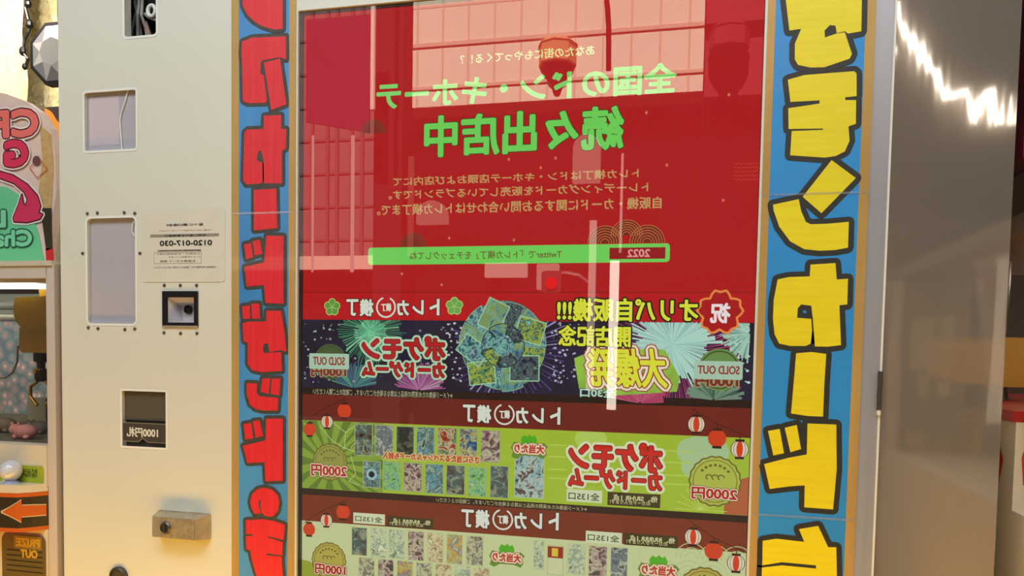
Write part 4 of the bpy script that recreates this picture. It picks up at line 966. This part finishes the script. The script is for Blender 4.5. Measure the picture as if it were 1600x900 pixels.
ep = MB().box((XM+.03, y0_, zbl+.002), (xw-.05, y0_+.02, 1.655)).build('end_panel', pm('taupe_panel', (152, 138, 120), .6, 0, .2, (6, 6, 2)), rm_)
MB().poly([(XM+.014, Z(1588, 758, .08)), (XM+.018, Z(1588, 758, .08)), (XM+.022, Z(1588, 715, .08)), (XM+.016, Z(1588, 690, .08)), (XM+.010, Z(1588, 715, .08))], .0794).build('brush_print', pm('brush_red', (186, 50, 30), .4), rm_)
m_dot = pm('frosted_print', (224, 212, 180), .6, 0, .45, (160, 160, 160))
for q in ((1420, 496, 1462, 578), (1466, 494, 1490, 578), (1434, 582, 1456, 622), (1462, 582, 1484, 622), (1414, 676, 1448, 728), (1458, 690, 1480, 722)):
    a = at(q[0], q[3], .915); c = at(q[2], q[1], .915); MB().box((a.x, -.919, a.z), (c.x, -.912, c.z)).build('frosted_pane', m_dot, ep)
MB().box((XM+.014, y0_+.03, zbl+.002), (XM+.016, y1_-.03, 1.655)).build('glass_pane', glass('cabinet_glass', .05), rm_)
MB().box((XM+.3, y0_+.1, 1.63), (XM+.34, y1_-.1, 1.655)).build('tube_light', lamp('tube_glow', (255, 244, 224), 7.0), rm_)  # added tube light so the cabinet shows up in the door
c2 = Z(1560, 585, .1)
for yy in (.5, -.66):
    cw2 = MB().prism(rrect(XM+.05, c2-.03, XM+.2, c2+.07, .02), yy-.06, yy+.06).build('claw_housing', m_yl, rm_)
    MB().tube([(XM+.12, yy, c2+.07), (XM+.12, yy, 1.658)], .01).build('claw_shaft', m_bz, cw2)
    MB().lathe((XM+.12, yy, c2-.09), [(.012, 0), (.02, .02), (.014, .05), (.014, .06)], 14).build('claw_hub', m_bz, cw2)
    for s in (-1, 1): MB().tube([(XM+.12, yy+s*.012, c2-.08), (XM+.12, yy+s*.05, c2-.11), (XM+.12, yy+s*.04, c2-.16), (XM+.12, yy+s*.012, c2-.19)], .006, 8).build('claw_arm', m_br, cw2)
# printed brush shapes on the base
for k, (yy, z0, z1) in enumerate(((.175, Z(1573, 760, .16), Z(1573, 700, .16)), (.145, Z(1588, 758, .14), Z(1588, 690, .14)), (.24, .78, 1.0))):
    b = MB(); b.face([(XM-.0008, yy+.006, z0), (XM-.0008, yy-.006, z0), (XM-.0008, yy-.022, z0+(z1-z0)*.6), (XM-.0008, yy, z1), (XM-.0008, yy+.022, z0+(z1-z0)*.6)])
    b.build('brush_print', pm('brush_red', (186, 50, 30), .4), rm_)
b = MB()
for i in range(16):
    yy, z_ = random.uniform(.1, .3), random.uniform(.7, zba-.13); s_ = random.uniform(.005, .013)
    b.face([(XM-.0006-.0001*(i % 4), yy+s_*math.cos(t), z_+s_*1.4*math.sin(t)) for t in [-2*PI*j/8 for j in range(8)]], i % 3)
b.build('leaf_print', [pm('leaf_green', (110, 126, 70), .4), pm('leaf_pale', (206, 190, 110), .4), pm('leaf_ochre', (190, 120, 50), .4)], rm_)

# ------------------------------------------------------------------ the street opposite, seen as reflections in the screen
YG = .004
def vp(px, py, yv): v = at(px, py, yv); return Vector((v.x, 2*YG-yv, v.z))
def vbox(px0, py0, px1, py1, yv, depth, b=None):
    a = vp(px0, py1, yv); c = vp(px1, py0, yv); b = b or MB(); return b.box((a.x, a.y-depth, a.z), (c.x, a.y, c.z))
m_fac = pm('pale_tile', (226, 222, 196), .7, 0, .04, (.6, .6, .6)); m_ledge = pm('pink_stone', (206, 186, 160), .7); m_drk = pm('dark_shopfront_shade', (16, 6, 6), .9); m_shd = pm('shaded_facade', (120, 48, 56), .7)
YF = 11.0
A0 = vp(632, 168, YF); A1 = vp(1098, 142, YF); A2 = vp(1330, 130, YF)
bl = root('office_building', ((A0.x+A1.x)/2, A0.y-3, -.12), 'pale tiled office building across the street, mirrored in the screen glass', 'building')
zf = A1.z
MB().box((A0.x, A0.y-6, zf), (A1.x, A0.y, zf+9)).build('facade', m_fac, bl)
MB().box((A0.x, A0.y-6, -.12), (A1.x, A0.y-.6, zf)).build('shopfront', m_drk, bl)  # near-black colour stands in for shade on the lower street fronts
for i, (pl, pr) in enumerate((((700, 72), (700, 66)), ((700, 139), (700, 134)))):
    MB().box((A0.x, A0.y, vp(*pl, YF).z), (A1.x, A0.y+.03, vp(*pr, YF).z)).build('ledge', m_ledge, bl)
b = MB()
for k in range(11):
    x_ = A0.x+(A1.x-A0.x)*(k+.5)/11; b.box((x_-.018, A0.y, zf), (x_+.018, A0.y+.004, zf+9))
for k in range(6): z_ = zf+1.6+1.25*k; b.box((A0.x, A0.y, z_), (A1.x, A0.y+.005, z_+.035))
b.build('joints', pm('tile_joint', (206, 192, 168), .7), bl)
def bay(px, py0, py1, w, par, m):
    v = vp(px, py0, YF-.4); v2 = vp(px, py1, YF-.4); h = v.z-v2.z
    o = MB().lathe((v.x, A0.y+.02, v2.z), [(w*.9, h*.36), (w*.97, h*.40), (w*.97, h*.86), (w*1.04, h*.9), (w*.8, h)], 8).build('bay_lantern', m, par)
    MB().lathe((v.x, A0.y+.02, v2.z), [(w*.2, -h*.3), (w*.3, -h*.1), (w*.62, h*.08), (w*.85, h*.355)], 8).build('bracket', m_drk, o)
bay(865, 50, 112, .31, bl, pm('bay_tan', (206, 150, 104), .6))
b2 = root('shaded_wing', ((A1.x+A2.x)/2, A0.y-3, -.12), 'right part of the pale office with its shade painted in, mirrored in the screen glass', 'building')
MB().box((A1.x+.02, A0.y-6, zf), (A2.x, A0.y-.3, zf+9)).build('facade', m_shd, b2)  # maroon colour stands in for the shaded right part of the facade
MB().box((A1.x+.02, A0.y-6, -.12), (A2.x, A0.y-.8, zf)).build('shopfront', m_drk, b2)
MB().box((A1.x+.02, A0.y-.3, vp(1140, 30, YF).z), (A2.x, A0.y-.1, vp(1140, 25, YF).z)).build('ledge', m_shd, b2)
bay(1142, 25, 85, .31, b2, m_shd)
# left building further away
YB = 15.0; B0 = vp(440, 206, YB); B1 = vp(586, 206, YB)
b3 = root('corner_building', ((B0.x+B1.x)/2, B0.y-3, -.12), 'grey pink corner building behind the hanging flag, mirrored in the screen glass', 'building')
m_gp3 = pm('grey_pink_tile', (116, 100, 100), .7, 0, .1, (.8, .8, .8))
zb3 = vp(520, 425, YB).z
MB().box((B0.x-2, B0.y-5, zb3), (B1.x, B0.y, B0.z+3)).build('facade', m_gp3, b3)
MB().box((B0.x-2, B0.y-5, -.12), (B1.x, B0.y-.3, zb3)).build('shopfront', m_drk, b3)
MB().box((B0.x-2, B0.y, zb3), (B1.x+.3, B0.y+.5, zb3+.3)).build('canopy', pm('canopy_stone', (226, 190, 170), .6), b3)
b = MB()
for px in (488, 512, 527, 550, 566): v = vp(px, 300, YB); b.box((v.x-.04, v.y, zb3+.3), (v.x+.04, v.y+.04, B0.z+3))
for k in range(8): z_ = zb3+.7+.75*k; b.box((B0.x-2, B0.y, z_), (B1.x, B0.y+.03, z_+.05))
b.build('joints', pm('dark_joint', (92, 78, 78), .7), b3)  # darker grid lines between the tiles
# dark pillar and hanging flag
v0 = vp(586, 0, 7); v1 = vp(631, 0, 7)
tag(MB().prism([(v0.x, -.12), (v1.x, -.12), (v1.x, 7), (v0.x, 7)], v0.y-.3, v0.y).build('street_pillar', pm('dark_pillar', (34, 26, 26), .7)), 'dark square pillar between the two mirrored buildings', 'pillar')
fl = root('hanging_flag', vp(525, 200, 6.5), 'dull purple vertical flag mirrored in the upper left of the screen', 'flag')
a = vp(478, 205, 6.5); c = vp(578, 22, 6.5)
MB().prism([(a.x, a.z+.1), (c.x, a.z-.05), (c.x, c.z), (a.x, c.z)], a.y-.03, a.y).build('cloth', pm('purple_cloth', (84, 44, 74), .8, 0, .25, (4, 4, 2)), fl)
pw = pm('white_pole', (240, 226, 206), .4)
v = vp(583, 100, 6.4); MB().tube([(v.x, v.y, vp(583, 172, 6.4).z), (v.x, v.y, 6.5)], .03, 10).build('pole', pw, fl)
def pole(px, py0, py1, w, yv, label, m=None):  # glowing shafts standing in for sunlit white poles and glints
    v = vp(px, py1, yv); t = vp(px, py0, yv)
    o = MB().tube([(v.x, v.y, min(v.z, -.12) if False else v.z), (v.x, v.y, t.z)], w, 12).build('glow_streak', m or pw); return tag(o, label, 'column')
m_glo = lamp('streak_glow', (255, 240, 220), 6.5)
m_glo2 = lamp('streak_glow_dim', (255, 226, 210), 2.2)
pole(955, 408, 640, .026, 3.0, 'wide glowing light streak mirrored beside the yellow slogan', m_glo)
pole(921, 345, 610, .021, 3.0, 'second glowing light streak left of the wide one', m_glo2)
pole(969, 240, 395, .007, 3.0, 'thin glowing rod above the wide light streak', m_glo2)
pole(550, 212, 425, .012, 3.4, 'pale glowing rod mirrored over the left corner building', m_glo2)
pole(488, 212, 425, .008, 3.4, 'thin pale glowing rod at the far left of the screen', m_glo2)
pole(641, 245, 400, .022, 4.0, 'pinkish glowing glint left of the white arch', lamp('glint_pink', (255, 190, 170), .55))
def sign(px0, py0, px1, py1, yv, k, label, arch=False):  # glowing shapes put in for arched glints and white signs
    a = vp(px0, py1, yv); c = vp(px1, py0, yv); r = (c.x-a.x)/2
    pts = [(a.x, a.z), (c.x, a.z)]+([((a.x+c.x)/2+r*math.cos(PI*i/12), c.z-r+r*math.sin(PI*i/12)) for i in range(13)] if arch else [(c.x, c.z), (a.x, c.z)])
    o = MB().prism(pts, a.y-.08, a.y).build('glow_panel', lamp('panel_glow', (255, 226, 206), k)); return tag(o, label, 'window')
sign(650, 312, 698, 350, 6, .9, 'arched glint as a glowing shape, mirrored below the body text', True)
sign(894, 208, 938, 285, 6, 1.1, 'tall arched glint as a glowing shape, mirrored right of centre', True)
sign(757, 410, 822, 433, 6, 2.0, 'square white sign given a glow, mirrored under the green bar')
sign(838, 412, 872, 452, 6, 1.6, 'small white sign given a glow, beside the mirrored traffic light')
# traffic light
tag(MB().tube([vp(951, 110, 6.2), vp(951, 40, 6.2), vp(949, 10, 6.2), vp(945, -30, 6.2)], .026, 10).build('lamp_post', m_drk), 'dark bent lamp post mirrored in front of the pale office', 'lamp post')
tf = root('traffic_light', vp(935, 620, 5.5), 'traffic light showing red on a curved arm, mirrored low in the screen', 'traffic light')
m_tl = pm('traffic_black', (30, 14, 14), .5)
c = vp(862, 441, 5.5); MB().prism(rrect(c.x-.09, c.z-.10, c.x+.09, c.z+.10, .03), c.y-.1, c.y+.02).build('housing', m_tl, tf)
MB().ball((c.x, c.y+.03, c.z-.01), .055, 14).build('lamp', lamp('red_lamp', (255, 20, 16), 3), tf)
MB().tube([vp(866, 430, 5.55), vp(885, 428, 5.55), vp(905, 432, 5.55), vp(922, 445, 5.55), vp(932, 465, 5.55), vp(935, 620, 5.55)], .03, 8).build('arm', m_tl, tf)
# added zigzag light tube that makes the jagged glint on the steel door
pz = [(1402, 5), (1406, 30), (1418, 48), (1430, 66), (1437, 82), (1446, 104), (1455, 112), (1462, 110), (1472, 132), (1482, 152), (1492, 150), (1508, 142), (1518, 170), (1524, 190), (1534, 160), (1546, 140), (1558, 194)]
struct(MB().box((XM-.02, -1.15, 0), (4.5, -1.03, 2.75)).build('wall_right', pm('taupe_wall', (136, 122, 108), .75, 0, .1, (3, 3, 1))))
def dp(px, py, yv=1.0): v = at(px, py, yv); return (v.x, -.002-yv, v.z)
nz = root('glint_tube', dp(1480, 200), 'white zigzag light tube added for the glint in the steel door', 'glint source')
m_nz = lamp('glint_white', (255, 252, 244), 9)
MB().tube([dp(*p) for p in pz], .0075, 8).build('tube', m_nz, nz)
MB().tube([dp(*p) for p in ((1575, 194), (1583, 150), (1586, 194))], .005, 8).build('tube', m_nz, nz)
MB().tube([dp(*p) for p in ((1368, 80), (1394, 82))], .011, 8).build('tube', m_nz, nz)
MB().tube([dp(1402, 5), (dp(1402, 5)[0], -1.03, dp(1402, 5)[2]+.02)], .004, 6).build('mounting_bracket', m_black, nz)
